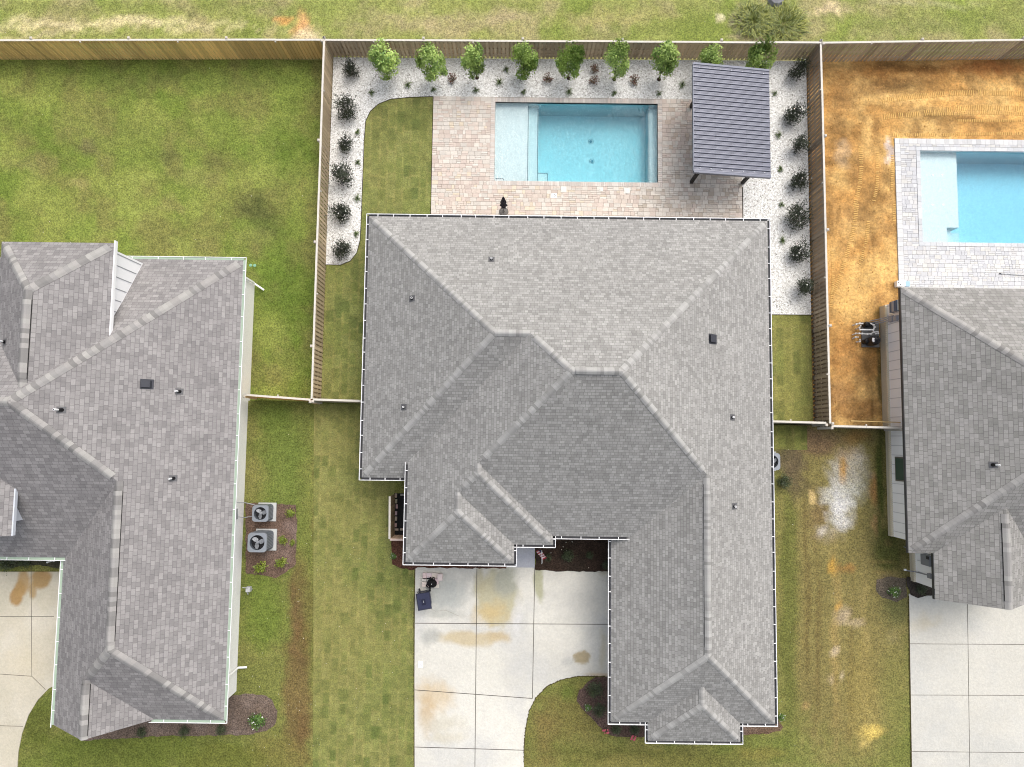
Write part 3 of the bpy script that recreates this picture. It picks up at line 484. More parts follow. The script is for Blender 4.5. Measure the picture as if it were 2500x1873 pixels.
bed([(2212, 1408), (2290, 1408), (2290, 1452), (2262, 1454), (2240, 1460), (2222, 1452), (2214, 1432)], (74, 68, 62), 'dark mulch bed beside the right driveway', 28, .04, ((56, 50, 46),))
bed([(2140, 1415), (2175, 1408), (2212, 1412), (2214, 1458), (2190, 1470), (2155, 1460), (2138, 1440)], (104, 96, 84), 'faint mulch ring around the lone shrub', 29, .006)
# crawler tracks pressed into the dirt
tk = MB(); rr = random.Random(4)
def track(pts, wd=8, pitch=4.4):
    for a, b in zip(pts, pts[1:]):
        a, b = Vector(a), Vector(b); n = int((b-a).length/pitch)
        for i in range(n):
            p = a.lerp(b, i/n); c = W(p.x, p.y, ZB); d = (b-a).normalized(); ang = math.atan2(-d.y, d.x)
            if rr.random() < .12: continue
            tk.box((c.x, c.y, ZB+.004), (.05, wd/38*rr.uniform(.8, 1.), .035), ang, taper=.8)
T4 = lambda x, y: (1800+x/3.1557, y/3.1557)
track([T4(1120, 780), T4(1350, 745), T4(1650, 720), T4(1900, 715), T4(2300, 730)], 14); track([T4(1130, 900), T4(1400, 880), T4(1560, 850), T4(1800, 830), T4(2300, 840)], 14)
track([T4(1200, 1040), T4(1600, 1040), T4(2000, 1030), T4(2300, 1030)], 8); track([T4(950, 1130), T4(955, 1300), T4(940, 1440), T4(900, 1600)], 10); track([T4(1080, 1180), T4(1078, 1420), T4(1050, 1560)], 8); track([T4(1195, 1200), T4(1190, 1480)], 7)
T6 = lambda x, y: (1800+x/3.1557, 500+y/3.1557)
track([T6(920, 0), T6(900, 180), T6(850, 360), T6(790, 560), T6(730, 700)], 11); track([T6(1010, 130), T6(990, 300), T6(940, 470)], 9); track([T6(730, 340), T6(740, 560), T6(720, 800)], 7); track([T6(1210, 0), T6(1205, 140)], 7)
track([T4(1500, 880), T4(1900, 870), T4(2300, 880)], 9); track([T4(1700, 930), T4(2200, 930)], 7)
tag(tk.build('track_marks', mat('dirt_marks', (232, 190, 116), .95, noise=.15, nscale=6)), 'crawler tread marks pressed across the orange dirt', kind='stuff')
# small dirt clods
ck = MB()
for i in range(900):
    x = rng.uniform(15.8, 24); y = rng.uniform(1.2, 20)
    if x > dk2l-.1 and y < dk2t+.1: continue
    s = rng.uniform(.015, .05); ck.box((x, y, ZB+s*.3), (s*1.5, s, s), rng.uniform(0, 3), taper=.6)
tag(ck.build('dirt_clods', mat('clod', (214, 170, 100), .95, noise=.2)), 'loose clods scattered over the orange dirt yard', kind='stuff')
# ------------------------------------------------------------------ FENCES
def woodtone(base, r): k = 1.7*r.uniform(.8, 1.18); return tuple(v*k for v in lin(base))+(1,)
FENCE_M = mat('fence_wood', attr=True, rough=.85, noise=.16, nscale=5, stretch=(6, 6, .8)); 
RAIL_M = mat('bleached_cap', (226, 221, 210), .8, noise=.1, nscale=5)
def fence(a, b, zb, zt, face, base, label, group=None, board_sides=(1, -1), rail=True, post_side=-1, gap=.5, name='fence', lean=None, caps=True, bay=2.44, railm=None):
    """a..b ground line, face=+1/-1: side of the nearer boards; shadow-box boards on both sides of the rails"""
    a, b = Vector((a[0], a[1], 0)), Vector((b[0], b[1], 0)); L = (b-a).length; d = (b-a)/L; nrm = Vector((-d.y, d.x, 0)); ang = math.atan2(d.y, d.x)
    root = empty(name, a, ang, label, 'fence', group); r = random.Random(label); n = max(1, round(L/bay)); bl = L/n
    for k in range(n):
        mb = MB(); kk = r.uniform(.92, 1.08); bc = tuple(v*kk for v in base); pitch = .14*(1+gap)
        off = r.uniform(-.006, .006)
        for s in board_sides:
            x = k*bl+(0 if s == face else pitch/2)
            while x < (k+1)*bl-.03:
                xe = min(x+.138, (k+1)*bl); h = r.uniform(-.012, .006)
                if xe-x > .03: mb.box(((x+xe)/2, s*.044+off, (zb+zt+h)/2), (xe-x, .018, zt+h-zb), 0, 0, woodtone(bc, r))
                x += pitch
        for z_ in (zb+.3, (zb+zt)/2, zt-.2):
            mb.box((k*bl+bl/2, 0, z_), (bl, .05, .085), 0, 0, woodtone(bc, r))
        mb.build('fence_panel', FENCE_M, root, colors=True)
        if rail:
            cr = MB(); h0 = r.uniform(-.012, .012); cr.box((k*bl+bl/2, r.uniform(-.008, .008), zt+.028+h0), (bl-.003, .095, .034), r.uniform(-.0012, .0012)); cr.build('cap_rail', railm or RAIL_M, root)
    if caps:
        for k in range(n+1):
            s = post_side if k % 2 == 0 else -post_side; pm = MB(); w_ = .1 if k % 2 == 0 else .05
            pm.box((k*bl, s*(.1 if k % 2 == 0 else .085), (zb+zt+.07)/2 if k % 2 == 0 else zt-.03), (w_, w_, zt+.07-zb if k % 2 == 0 else .1), 0, 0, woodtone(tuple((v+190)/2 for v in base), r)); pm.box((k*bl, s*(.1 if k % 2 == 0 else .085), zt+.09 if k % 2 == 0 else zt+.03), (w_+.03, w_+.03, .03), 0, 0, (.5, .46, .4, 1), taper=.6)
            pm.build('post', FENCE_M, root, colors=True)
    return root
ZT = 1.5
fence((-9.8, 20.06), (-34.6, 19.72), ZB, ZT, 1, (196, 166, 108), 'golden wooden back fence behind the left green lawn', post_side=-1, gap=.3)
fence((-9.8, 20.06), (15.44, 20.22), -.05, ZT, -1, (170, 154, 130), 'grey brown back fence behind the row of young trees', post_side=1)
fence((15.44, 20.22), (33.5, 20.7), ZB, ZT, -1, (146, 134, 116), 'weathered dark back fence behind the orange dirt yard', post_side=1)
fence((-9.8, 20.0), (-9.8, 1.78), ZB, ZT, 1, (164, 148, 122), 'wooden side fence between green lawn and white gravel', post_side=-1)
fence((15.44, 20.16), (15.5, .9), ZB, ZT, -1, (132, 119, 103), 'dark brown side fence between gravel and orange dirt', post_side=1)
gateL = W(590, 974, 1.5); 
fence((-13.1, 1.95), (-9.86, 1.74), -.05, ZT, -1, (206, 160, 92), 'short new wooden gate fence beside the left house', post_side=-1, bay=1.6)
fence((-9.74, 1.76), (-6.7, 1.70), -.05, ZT, -1, (150, 140, 120), 'short bleached fence joining the middle house on its left', post_side=-1, bay=3, gap=.2)
fence((11.85, .98), (15.3, .93), -.05, ZT, 1, (150, 144, 134), 'short bleached fence joining the middle house on its right', post_side=-1, bay=1.75, gap=.2)
fence((15.56, .78), (18.95, .74), -.05, ZT, 1, (150, 144, 134), 'short bleached fence reaching the right house wall', post_side=-1, bay=1.75, gap=.2)
# leaning board at the right house
lb = MB(); lb.box((18.2, 1.02, 1.3), (3.2, .04, .09), R(-1)); tag(lb.build('timber_board', mat('yellow_timber', (206, 176, 116), .8, noise=.1)), 'long yellow timber board lying along the fence by the right house', 'board')
# ------------------------------------------------------------------ HOUSES
OFF = .13
class Roof:
    def __init__(s, p, planes): s.p = p; s.pl = planes       # key -> (nx, ny, coord, z_eave)
    def z(s, k, x, y):
        nx, ny, c, z0 = s.pl[k]; return z0+s.p*(nx*x+ny*y-(nx+ny)*c)
    def I(s, t):
        A = []; B = []
        for k in t:
            nx, ny, c, z0 = s.pl[k]; A.append([-s.p*nx, -s.p*ny, 1]); B.append(z0-s.p*(nx+ny)*c)
        return Vector(np.linalg.solve(A, B))
    def hit(s, k, px, py):
        o = Vector((0, 0, CH)); g = W(px, py, 0); lo, hi = 0., 1.
        for _ in range(50):
            m_ = (lo+hi)/2; q_ = o.lerp(g, m_)
            if q_.z > s.z(k, q_.x, q_.y): lo = m_
            else: hi = m_
        return o.lerp(g, lo)
def roof_faces(roof, faces, m, parent, thick=.04, name='roof'):
    verts = []; fs = []; uvs = []; sp = math.sqrt(1+roof.p**2)
    for k, vl in faces:
        nx, ny, c, z0 = roof.pl[k]; idx = []; uv = []
        for v in vl:
            v = roof.I(v) if isinstance(v, str) else Vector((v[0], v[1], roof.z(k, v[0], v[1])))
            idx.append(len(verts)); verts.append(tuple(v)); u = (v.y*nx-v.x*ny); w_ = (nx*v.x+ny*v.y)*sp; uv.append((u+hash(k) % 7*0, w_-(nx+ny)*c*sp))
        a, b, c_ = [Vector(verts[i]) for i in idx[:3]]
        ar = sum((verts[idx[i]][0]*verts[idx[(i+1) % len(idx)]][1]-verts[idx[(i+1) % len(idx)]][0]*verts[idx[i]][1]) for i in range(len(idx)))
        if ar < 0: idx.reverse(); uv.reverse()
        fs.append(idx); uvs += uv
    me = bpy.data.meshes.new(name); me.from_pydata(verts, [], fs); me.materials.append(m)
    ul = me.uv_layers.new(name='UVMap'); ul.data.foreach_set('uv', [c for u in uvs for c in u]); me.update()
    o = bpy.data.objects.new(name, me); C.objects.link(o); o.parent = parent
    s = o.modifiers.new('thick', 'SOLIDIFY'); s.thickness = thick; s.offset = -1
    return o
def caps(roof, lines, parent, tones, wd=.145, ex=.135, vent=()):
    r = random.Random(len(lines)*7+int(tones[0][0]))
    for li, (a, b) in enumerate(lines):
        a = roof.I(a) if isinstance(a, str) else Vector(a); b = roof.I(b) if isinstance(b, str) else Vector(b)
        if a.z > b.z: a, b = b, a
        if abs(a.z-b.z) > .3: a = a+(b-a).normalized()*.3
        d = (b-a); L = d.length; d.normalize(); side = Vector((d.y, -d.x, 0)).normalized(); hor = Vector((d.x, d.y, 0)).length
        drop = wd*roof.p*(.72 if abs(d.z) > .05 else 1.)
        up = Vector((0, 0, 1)); n = max(1, int(L/ex)); mb = MB(); isv = li in vent
        for i in range(n):
            if r.random() < .92 or i == 0: tone = r.choice(tones)
            k = r.uniform(.93, 1.07); col = tuple(v*k for v in lin(tone))+(1,)
            lift = .012+(.05 if isv and .05*n < i < .95*n-1 else 0)
            p = a+d*(i*L/n); q_ = a+d*((i+1.25)*L/n if i < n-1 else L)
            h0, h1 = lift+.012, lift
            P = lambda c_, s_, h: c_+side*s_*wd+up*(h-abs(s_)**1.6*drop)
            for s0, s1 in ((-1, -.4), (-.4, 0), (0, .4), (.4, 1)):
                mb.poly([P(p, s0, h0), P(p, s1, h0), P(q_, s1, h1), P(q_, s0, h1)], 0, col)
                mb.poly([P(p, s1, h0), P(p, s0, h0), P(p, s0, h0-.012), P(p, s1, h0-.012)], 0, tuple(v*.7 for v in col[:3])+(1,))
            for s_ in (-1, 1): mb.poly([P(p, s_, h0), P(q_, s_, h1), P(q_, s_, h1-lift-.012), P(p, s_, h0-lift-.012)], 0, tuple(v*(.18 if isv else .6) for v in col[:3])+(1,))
        mb.build('ridge_cap', CAPM, parent, colors=True)
def gutter(pts, z, parent, inside, wd=.13, strap=.8, depth=.1, seed=0, out=1):
    """open channel outside the drip edge pts (outer lip on the outside; pts ordered so the outside is on the right)"""
    mb = MB(); r = random.Random(seed); t = .022
    for (a, b) in zip(pts, pts[1:]):
        a, b = Vector((a[0], a[1], 0)), Vector((b[0], b[1], 0)); d = (b-a).normalized(); n_ = Vector((d.y, -d.x, 0))
        def pr(o0, o1, z0, z1_, mi, e0=0, e1=0):
            A = a-d*e0; B = b+d*e1
            mb.hexa([A+n_*o0+Vector((0, 0, z0)), B+n_*o0+Vector((0, 0, z0)), B+n_*o1+Vector((0, 0, z0)), A+n_*o1+Vector((0, 0, z0))][::-1], [A+n_*o0+Vector((0, 0, z1_)), B+n_*o0+Vector((0, 0, z1_)), B+n_*o1+Vector((0, 0, z1_)), A+n_*o1+Vector((0, 0, z1_))][::-1], mi)
        pr(wd-t, wd, z-depth, z+.004, 0, wd-.002, wd-.002); pr(.002, wd-t-.001, z-depth, z-depth+.012, 1, .04, .04); pr(-.02, 0, z-depth-.06, z-.045, 0, 0, 0)
        L = (b-a).length; n = max(1, round(L/strap))
        for i in range(n):
            c_ = a+d*((i+.5+r.uniform(-.08, .08))*L/n); w_ = d*.016
            mb.hexa([c_-w_+Vector((0, 0, z-.008)), c_+w_+Vector((0, 0, z-.008)), c_+w_+n_*(wd-t)+Vector((0, 0, z-.008)), c_-w_+n_*(wd-t)+Vector((0, 0, z-.008))], [c_-w_+Vector((0, 0, z+.006)), c_+w_+Vector((0, 0, z+.006)), c_+w_+n_*(wd-t)+Vector((0, 0, z+.006)), c_-w_+n_*(wd-t)+Vector((0, 0, z+.006))])
    return mb.build('gutter', [WHITE, inside], parent)
def walls(pts, z0, z1_, m, parent, name='wall'):
    mb = MB()
    for a, b in zip(pts, pts[1:]+pts[:1]): mb.poly([a+(z0,), b+(z0,), b+(z1_,), a+(z1_,)])
    mb.poly([p+(z1_,) for p in pts]); return mb.build(name, m, parent)
WALL_B = mat('white_brick', (252, 252, 250), .8, k=1.24, noise=.16, nscale=16, bump=.5, bscale=26, stretch=(1, 1, 3))
# ---- middle house
ZE = 2.65; Z1 = 3.21; p_ = .7263
g_ = dict(a=10.709, b=-7.155, c=-2.06, d=-4.923, e=-4.586, f=12.306, g=-4.99, h=.29, k=2.06, l=-5.847, m=4.541, p=-12.997, q=6.238, r=10.71, s=-13.808)
dr_ = {k: v for k, v in g_.items()}
for k in 'afhkr': dr_[k] -= OFF
for k in 'bcdeglmpqs': dr_[k] += OFF
a, b, c, d, e, f, g, h, k, l, m, p, q_, r_, s = [dr_[x] for x in 'abcdefghklmpqrs']
RM1 = Roof(p_, {'A': (0, -1, a, ZE), 'B': (1, 0, b, ZE), 'C': (0, 1, c, ZE), 'D': (1, 0, d, Z1), 'E': (0, 1, e, Z1), 'F': (-1, 0, f, ZE), 'G': (0, 1, g, Z1), 'H': (-1, 0, h, Z1), 'K': (-1, 0, k, Z1), 'L': (0, 1, l, Z1), 'M': (1, 0, m, ZE), 'P': (0, 1, p, ZE), 'Q': (1, 0, q_, ZE), 'R': (-1, 0, r_, ZE), 'S': (0, 1, s, ZE)})
u = (Z1-ZE)/p_
house = empty('house', (2.5, 0, 0), 0, 'middle house with large light grey hipped shingle roof and white gutters', 'house'); 
def par(o, root): o.parent = root; o.matrix_parent_inverse = Matrix.Translation(-root.location); return o
class Par:   # builds in world space, parents afterwards
    pass
def kids_world(root):
    for ch in root.children: ch.matrix_parent_inverse = Matrix.Translation(-root.location)
fc = [('A', [(b, a), (f, a), 'AEF', 'ADE', 'ACD', 'ABC']), ('B', [(b, a), 'ABC', (b, c)]), ('C', [(b, c), 'ABC', 'ACD', (d, c+u), (d+.4, c)]),
      ('D', [(d, c+u), 'ACD', 'ADE', 'DEK', 'DGK', 'DGH', 'DHL', (d, l)]), ('E', ['ADE', 'AEF', 'EFM', (m+u, e), (k, e), 'DEK']), ('K', [(k, e), 'DEK', 'DGK', (k, g)]),
      ('G', [(k, g), 'DGK', 'DGH', (h, g)]), ('H', [(h, g), 'DGH', 'DHL', (h, l)]), ('L', [(d, l), 'DHL', (h, l)]), ('F', [(f, a), 'AEF', 'EFM', 'FMP', (f, p)]),
      ('M', [(m, e+.5), (m+u, e), 'EFM', 'FMP', (m, p)]), ('P', [(m, p), 'FMP', (f, p), (r_, p), 'PQR', (q_, p)]), ('Q', [(q_, p), 'PQR', 'QRS', (q_, s)]), ('R', [(r_, p), 'PQR', 'QRS', (r_, s)]), ('S', [(q_, s), 'QRS', (r_, s)])]
roof_faces(RM1, fc, SH_MAIN, house)
def cor(x, y, z): return (x, y, z)
CT = [(188, 187, 184), (180, 179, 176), (160, 159, 156), (184, 183, 180), (170, 169, 166)]
caps(RM1, [(cor(b, a, ZE), 'ABC'), (cor(b, c, ZE), 'ABC'), ('ABC', 'ACD'), ('ACD', 'ADE'), ('ADE', 'AEF'), (cor(f, a, ZE), 'AEF'), ('ADE', 'DEK'), ('AEF', 'EFM'), ('EFM', 'FMP'), (cor(m, p, ZE), 'FMP'), (cor(f, p, ZE), 'FMP'),
    ('PQR', 'QRS'), (cor(q_, s, ZE), 'QRS'), (cor(r_, s, ZE), 'QRS'), ('DEK', 'DGK'), (cor(k, g, Z1), 'DGK'), ('DGH', 'DGK'), ('DGH', 'DHL'), (cor(d, l, Z1), 'DHL'), (cor(h, l, Z1), 'DHL')], house, CT, vent=(4, 8))
i45 = .45
for pts, z_ in (([(b, a), (b, c), (d-.02, c)][::1], ZE), ([(f, a), (b, a)], ZE), ([(f, p), (f, a)], ZE), ([(r_, p), (f, p)], ZE), ([(m, e+.1), (m, p), (q_, p)], ZE), ([(q_, p+.16), (q_, s), (r_, s), (r_, p+.16)], ZE)):
    # outside must lie on the right of the walking direction
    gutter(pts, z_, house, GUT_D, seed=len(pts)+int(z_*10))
for pts in ([(d, c+u-.05), (d, l), (h, l), (h, g+.2)], [(h, g), (k, g), (k, e+.16)], [(k+.0, e), (m+u-.1, e)]):
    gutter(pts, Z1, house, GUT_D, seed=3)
w1 = [(b+i45, c+i45), (d+i45, c+i45), (d+i45, l+i45), (h-i45, l+i45), (h-i45, g+i45+.6), (k-i45, e+1.2), (m+i45, e+1.2), (m+i45, p+i45), (q_+i45, p+i45), (q_+i45, s+i45), (r_-i45, s+i45), (r_-i45, p+i45), (f-i45, p+i45), (f-i45, a-i45), (b+i45, a-i45)]
walls(w1, -.05, ZE-.1, WALL_B, house)
walls([(d+i45, c+.2), (d+i45, l+i45), (h-i45, l+i45), (h-i45, g+i45), (k-i45, g+i45), (k-i45, e+i45), (m+.4, e+i45), (m+.4, 0), (d+i45, 0)], ZE-.09, Z1-.1, WALL_B, house)
sf = MB(); sf.poly([x+(ZE-.12,) for x in [(b, c), (d+.4, c), (d+.4, e+1), (m, e+1), (m, p), (q_, p), (q_, s), (r_, s), (r_, p), (f, p), (f, a), (b, a)]]); sf.poly([x+(Z1-.12,) for x in [(d, c+.2), (d, l), (h, l), (h, g), (k, g), (k, e), (m+.6, e), (m+.6, e+1.5), (d, e+1.5)]]); sf.build('soffit', OFFW, house)
gd = MB(); gd.box((m+i45-.03, (e+p)/2+1.2, 1.1), (.06, 4.9, 2.15)); gd.build('garage_door', WHITE, house)
fd = MB(); fd.box((.9, e+1.15, 1.1), (1., .06, 2.1)); fd.build('front_door', DARK, house)
for (wx, wy, ww) in ((q_+2.2, s+i45-.03, 1.6), (-2.3, l+i45-.03, 1.6)):
    wm = MB(); wm.box((wx, wy, 1.4), (ww, .05, 1.4)); wf = wm.build('window', WHITE, house); pn = MB(); pn.box((wx, wy-.03, 1.4), (ww-.14, .03, 1.26)); pn.build('pane', mat('dark_glass', (50, 62, 66), .1), wf)
kids_world(house)
for o in house.children:
    for cc in o.children: pass
# ---- vents
def pipe_vent(roof, key, px, py, house_, hgt=.32, tilt=None, white=True):
    P = roof.hit(key, px, py); mb = MB(); rt = empty('vent_pipe_root', P); bpy.data.objects.remove(rt)
    bt = MB(); nx, ny = roof.pl[key][:2]; up = roof.p*.13
    bt.hexa([(P.x-.14, P.y-.14, P.z+roof.p*(-.14*nx-.14*ny)-.01), (P.x+.14, P.y-.14, P.z+roof.p*(.14*nx-.14*ny)-.01), (P.x+.14, P.y+.14, P.z+roof.p*(.14*nx+.14*ny)-.01), (P.x-.14, P.y+.14, P.z+roof.p*(-.14*nx+.14*ny)-.01)],
            [(P.x-.14, P.y-.14, P.z+roof.p*(-.14*nx-.14*ny)+.015), (P.x+.14, P.y-.14, P.z+roof.p*(.14*nx-.14*ny)+.015), (P.x+.14, P.y+.14, P.z+roof.p*(.14*nx+.14*ny)+.015), (P.x-.14, P.y+.14, P.z+roof.p*(-.14*nx+.14*ny)+.015)], 2)
    bt.tube((P.x, P.y, P.z-.04), (P.x, P.y, P.z+hgt*.45), .085, .06, 14, 1); bt.tube((P.x, P.y, P.z+.05), (P.x, P.y, P.z+hgt), .042, .042, 14, 0)
    bt.tube((P.x, P.y, P.z+hgt), (P.x, P.y, P.z+hgt+.003), .026, .026, 12, 1)
    o = bt.build('vent_pipe', [WHITE, BLACK, mat('flashing', (110, 110, 112), .5)], house_); o.matrix_parent_inverse = Matrix.Translation(-house_.location); return o
def box_vent(roof, key, px, py, house_):
    P = roof.hit(key, px, py); bt = MB(); nx, ny, sl = *roof.pl[key][:2], roof.p
    def ring_(w_, dz): return [(P.x+i*w_, P.y+j*w_, P.z+sl*w_*(i*nx+j*ny)+dz) for i, j in ((-1, -1), (1, -1), (1, 1), (-1, 1))]
    bt.hexa(ring_(.22, 0), ring_(.22, .02)); bt.hexa(ring_(.17, .02), ring_(.15, .16))
    o = bt.build('roof_vent', mat('vent_metal', (66, 68, 76), .4), house_, bevel=.015); o.matrix_parent_inverse = Matrix.Translation(-house_.location)
pipe_vent(RM1, 'A', 1200, 633, house, .22); pipe_vent(RM1, 'B', 1006, 729, house, .22); pipe_vent(RM1, 'B', 986, 994, house, .22); pipe_vent(RM1, 'F', 1788, 1019, house, .22); pipe_vent(RM1, 'F', 1793, 1236, house, .22); box_vent(RM1, 'F', 1740, 828, house)
# ---- left house
ZL = 2.514; ZT2 = 5.5; pl_ = .733
e, n_, s, w_, f, ge, te, tn, tw = -12.926, 8.506, -6.093, -20.977, -13.2, -16.204, -17.572, 8.335, -22.556
e -= OFF; n_ -= OFF; w_ += OFF; f += OFF
RL = Roof(pl_, {'E': (-1, 0, e, ZL), 'N': (0, -1, n_, ZL), 'S': (0, 1, s+OFF, ZL), 'W': (1, 0, w_, ZL), 'F': (0, 1, f, ZL), 'G': (-1, 0, ge-.05, ZL), 'T': (-1, 0, te, ZT2), 'U': (0, -1, tn, ZT2), 'V': (1, 0, tw, ZT2), 'Z': (1, 0, -34, ZL)})
hl = empty('house', (-17, 0, 0), 0, 'left house with purple grey shingle roof, white side wall and pale green gutters', 'house')
sc_y = -5.8; vx = w_+(RL.z('S', 0, sc_y)-ZL)/pl_
gx = RL.I('WFG').x; gz = RL.I('WFG').z; gy_end = W(190, 1808, RL.I('WFG').z).y; wy_end = W(117, 1770, ZL).y
# tall block meets the north slope
fl_ = [('E', [(e, n_), 'ENS', 'ESW', 'EWF', (e, f)]), ('S', ['ENS', 'ESW', (vx, sc_y), (-34, sc_y), 'NSZ' if 0 else (-34, RL.I('ENS').y)]),
       ('N', [(e, n_), 'ENS', (-34, RL.I('ENS').y), (-34, n_)]),
       ('W', ['ESW', 'EWF', 'WFG', (gx, gy_end+.0), (w_, wy_end), (w_, sc_y+.3), (vx, sc_y)]), ('F', ['EWF', (e, f), (RL.pl['G'][2], f), 'WFG'])]
roof_faces(RL, fl_, SH_LEFT, hl)
Gc = RL.pl['G'][2]
roof_faces(RL, [('G', [(gx, RL.I('WFG').y), (Gc, f), (gx, gy_end)])], SH_LEFT, hl)
TU = RL.I('TUV'); rid_y = n_-(TU.z-ZL)/pl_          # where the tall ridge dies into the north slope
roof_faces(RL, [('U', [(te, tn), 'TUV', (tw, tn)]), ('T', [(te, tn), 'TUV', (TU.x, rid_y), (te, n_-(ZT2-ZL)/pl_)]), ('V', [(tw, tn), 'TUV', (TU.x, rid_y), (tw, n_-(ZT2-ZL)/pl_)])], SH_LEFT, hl)
CL = [(174, 171, 168), (165, 163, 161), (146, 144, 142), (180, 178, 174)]
caps(RL, [(cor(e, n_, ZL), 'ENS'), ('ENS', 'ESW'), ('ESW', 'EWF'), (cor(e, f, ZL), 'EWF'), ('WFG', 'EWF'), ('WFG', (gx, gy_end, gz)), (cor(te, tn, ZT2), 'TUV'), (cor(tw, tn, ZT2), 'TUV'), ('TUV', (TU.x, rid_y, TU.z)), ('ENS', (-34, RL.I('ENS').y, RL.I('ENS').z))], hl, CL, wd=.19, ex=.2, vent=(2, 5, 8))
for pts, z_ in (([(Gc-.1, f), (e, f), (e, n_), (te-1.4, n_)], ZL),): gutter(pts, z_, hl, GUT_G, seed=9, wd=.15, strap=1.1, depth=.045)
gutter([(w_, sc_y), (w_, wy_end+.03)], ZL, hl, GUT_G, seed=5, wd=.15, strap=1.1, depth=.045); gutter([(-34, sc_y), (vx, sc_y)], RL.z('S', 0, sc_y), hl, GUT_G, seed=6, wd=.15, strap=1.1, depth=.045)
iw = .42
walls([(-34, s+.6), (w_+iw, s+.6), (w_+iw, f+iw), (e-iw, f+iw), (e-iw, n_-.45), (-34, n_-.45)], -.3, ZL-.08, WALL_B, hl)
gw = MB(); gw.poly([(w_+iw, f+iw-.01, ZL-.1), (Gc-.5, f+iw-.01, ZL-.1), (gx, f+iw-.01, gz-.3)]); gw.build('gable_wall', WALL_B, hl)
sm = MB(); sm.poly([q__+(ZL-.1,) for q__ in [(-34, sc_y), (w_, sc_y), (w_, f+.05), (e, f), (e, n_), (-34, n_)]]); sm.build('soffit', OFFW, hl)
# cheek wall of the tall block, white siding with batten lines
xw = te-.2; ck_ = MB(); y0_ = tn-.22; y1_ = n_-(ZT2-ZL)/pl_+.3
ck_.poly([(xw, y0_, ZL), (xw, y1_, ZT2-.1), (xw, y0_, ZT2-.1)][:3]); ck_.poly([(xw, y0_, ZT2-.1), (xw-4.2, y0_, ZT2-.1), (xw-4.2, y0_, 0), (xw, y0_, 0)])
for i in range(8):
    yy = y0_-.12-i*.52
    if yy > y1_: ck_.box((xw+.012, yy, (RL.z('N', 0, yy)+ZT2)/2+.02), (.02, .03, max(.05, ZT2-.15-RL.z('N', 0, yy))), 0, 1)
ck_.build('wall', [WHITE, mat('seam_shadow', (176, 178, 182), .7)], hl)
fs_ = MB(); fs_.box((te+.02, (tn+y1_)/2-.15, ZT2-.05), (.05, tn-y1_+.5, .2)); fs_.poly([(te, tn, ZT2-.12), (te, y1_, ZT2-.12), (tw, y1_, ZT2-.12), (tw, tn, ZT2-.12)]); fs_.build('fascia', WHITE, hl)
# small gabled dormer at the left edge of the picture
dx = W(33, 1190, 4.0); 
d0 = RL.hit('S', 36.4, 1193); zdr = d0.z; d1 = W(28.5, 1308, zdr)
dmm = MB(); xr = d0.x; 
def SZ(y): return RL.z('S', 0, y)
dy0, dy1 = d0.y, d1.y; zt_ = SZ(dy0)
dmm2 = MB(); tri = [(xr, dy0, zt_), (xr, dy1, zt_), (xr-4, dy1, zt_), (xr-4, dy0, zt_)]
me_o = Roof(pl_, {'D': (-1, 0, xr, zt_)})
roof_faces(me_o, [('D', [(xr, dy0), (xr, dy1), (xr-2, dy1), (xr-2, dy0+2)])], SH_LEFT, hl, name='dormer_roof')
dmm2.box((xr+.02, (dy0+dy1)/2, zt_-.06), (.06, dy0-dy1, .17)); xd = xr-.3
dmm2.poly([(xd, dy0, zt_-.05), (xd, dy1+.55, zt_-.05), (xd, dy1+.55, SZ(dy1+.55)), (xd, dy0, SZ(dy0)-.02)]); dmm2.poly([(xd, dy1+.55, zt_-.05), (xd-3.4, dy1+.55, zt_-.05), (xd-3.4, dy1+.55, SZ(dy1+.55)-.05), (xd, dy1+.55, SZ(dy1+.55)-.05)])
dmm2.build('dormer_wall', mat('pale_blue_white', (226, 232, 240), .6), hl)
# downspouts
for pts in ([(e+.1, n_-1.35, ZL-.1), (e-iw+.02+.3, n_-.55, ZL-.4), (e-iw+.1, n_-.6, 1.9), (e-iw+.1, n_-.6, .1), (e-iw+.55, n_-.9, -.1)], [(e+.06, f+1.1, ZL-.08), (e-iw+.1, f+1.55, 1.9), (e-iw+.1, f+1.6, .15), (e-iw+.5, f+1.6, .05)]):
    dmb = MB(); dmb.path(pts, .05, 6); dmb.build('downspout', WHITE, hl)
# boxes and pipes on the side wall
xw_ = e-iw+.06; UG = mat('meter_grey', (178, 180, 184), .5)
for y_, z__, sy, sz in ((-3.15, 1.5, .25, .4), (-3.75, 1.3, .3, .4), (-4.0, 1.2, .22, .3), (-5.95, 1.5, .2, .2)): ub = MB(); ub.box((xw_, y_, z__), (.14, sy, sz)); ub.build('utility_box', UG, hl)
ub = MB(); ub.path([(xw_, -3.3, 1.3), (xw_+.25, -3.35, .7), (xw_+.7, -3.5, .4)], .02, 6); ub.build('conduit', UG, hl); ub = MB(); ub.path([(xw_, -4.0, 1.1), (xw_+.2, -4.1, .5), (xw_+.55, -4.05, .15)], .018, 6)
ub.build('conduit', UG, hl)
kids_world(hl)
pipe_vent(RL, 'E', 438, 956, hl, .42); pipe_vent(RL, 'E', 150, 1001, hl, .5); pipe_vent(RL, 'E', 423, 1168, hl, .42); pipe_vent(RL, 'V', 12, 835, hl, .35); box_vent(RL, 'E', 359, 938, hl)
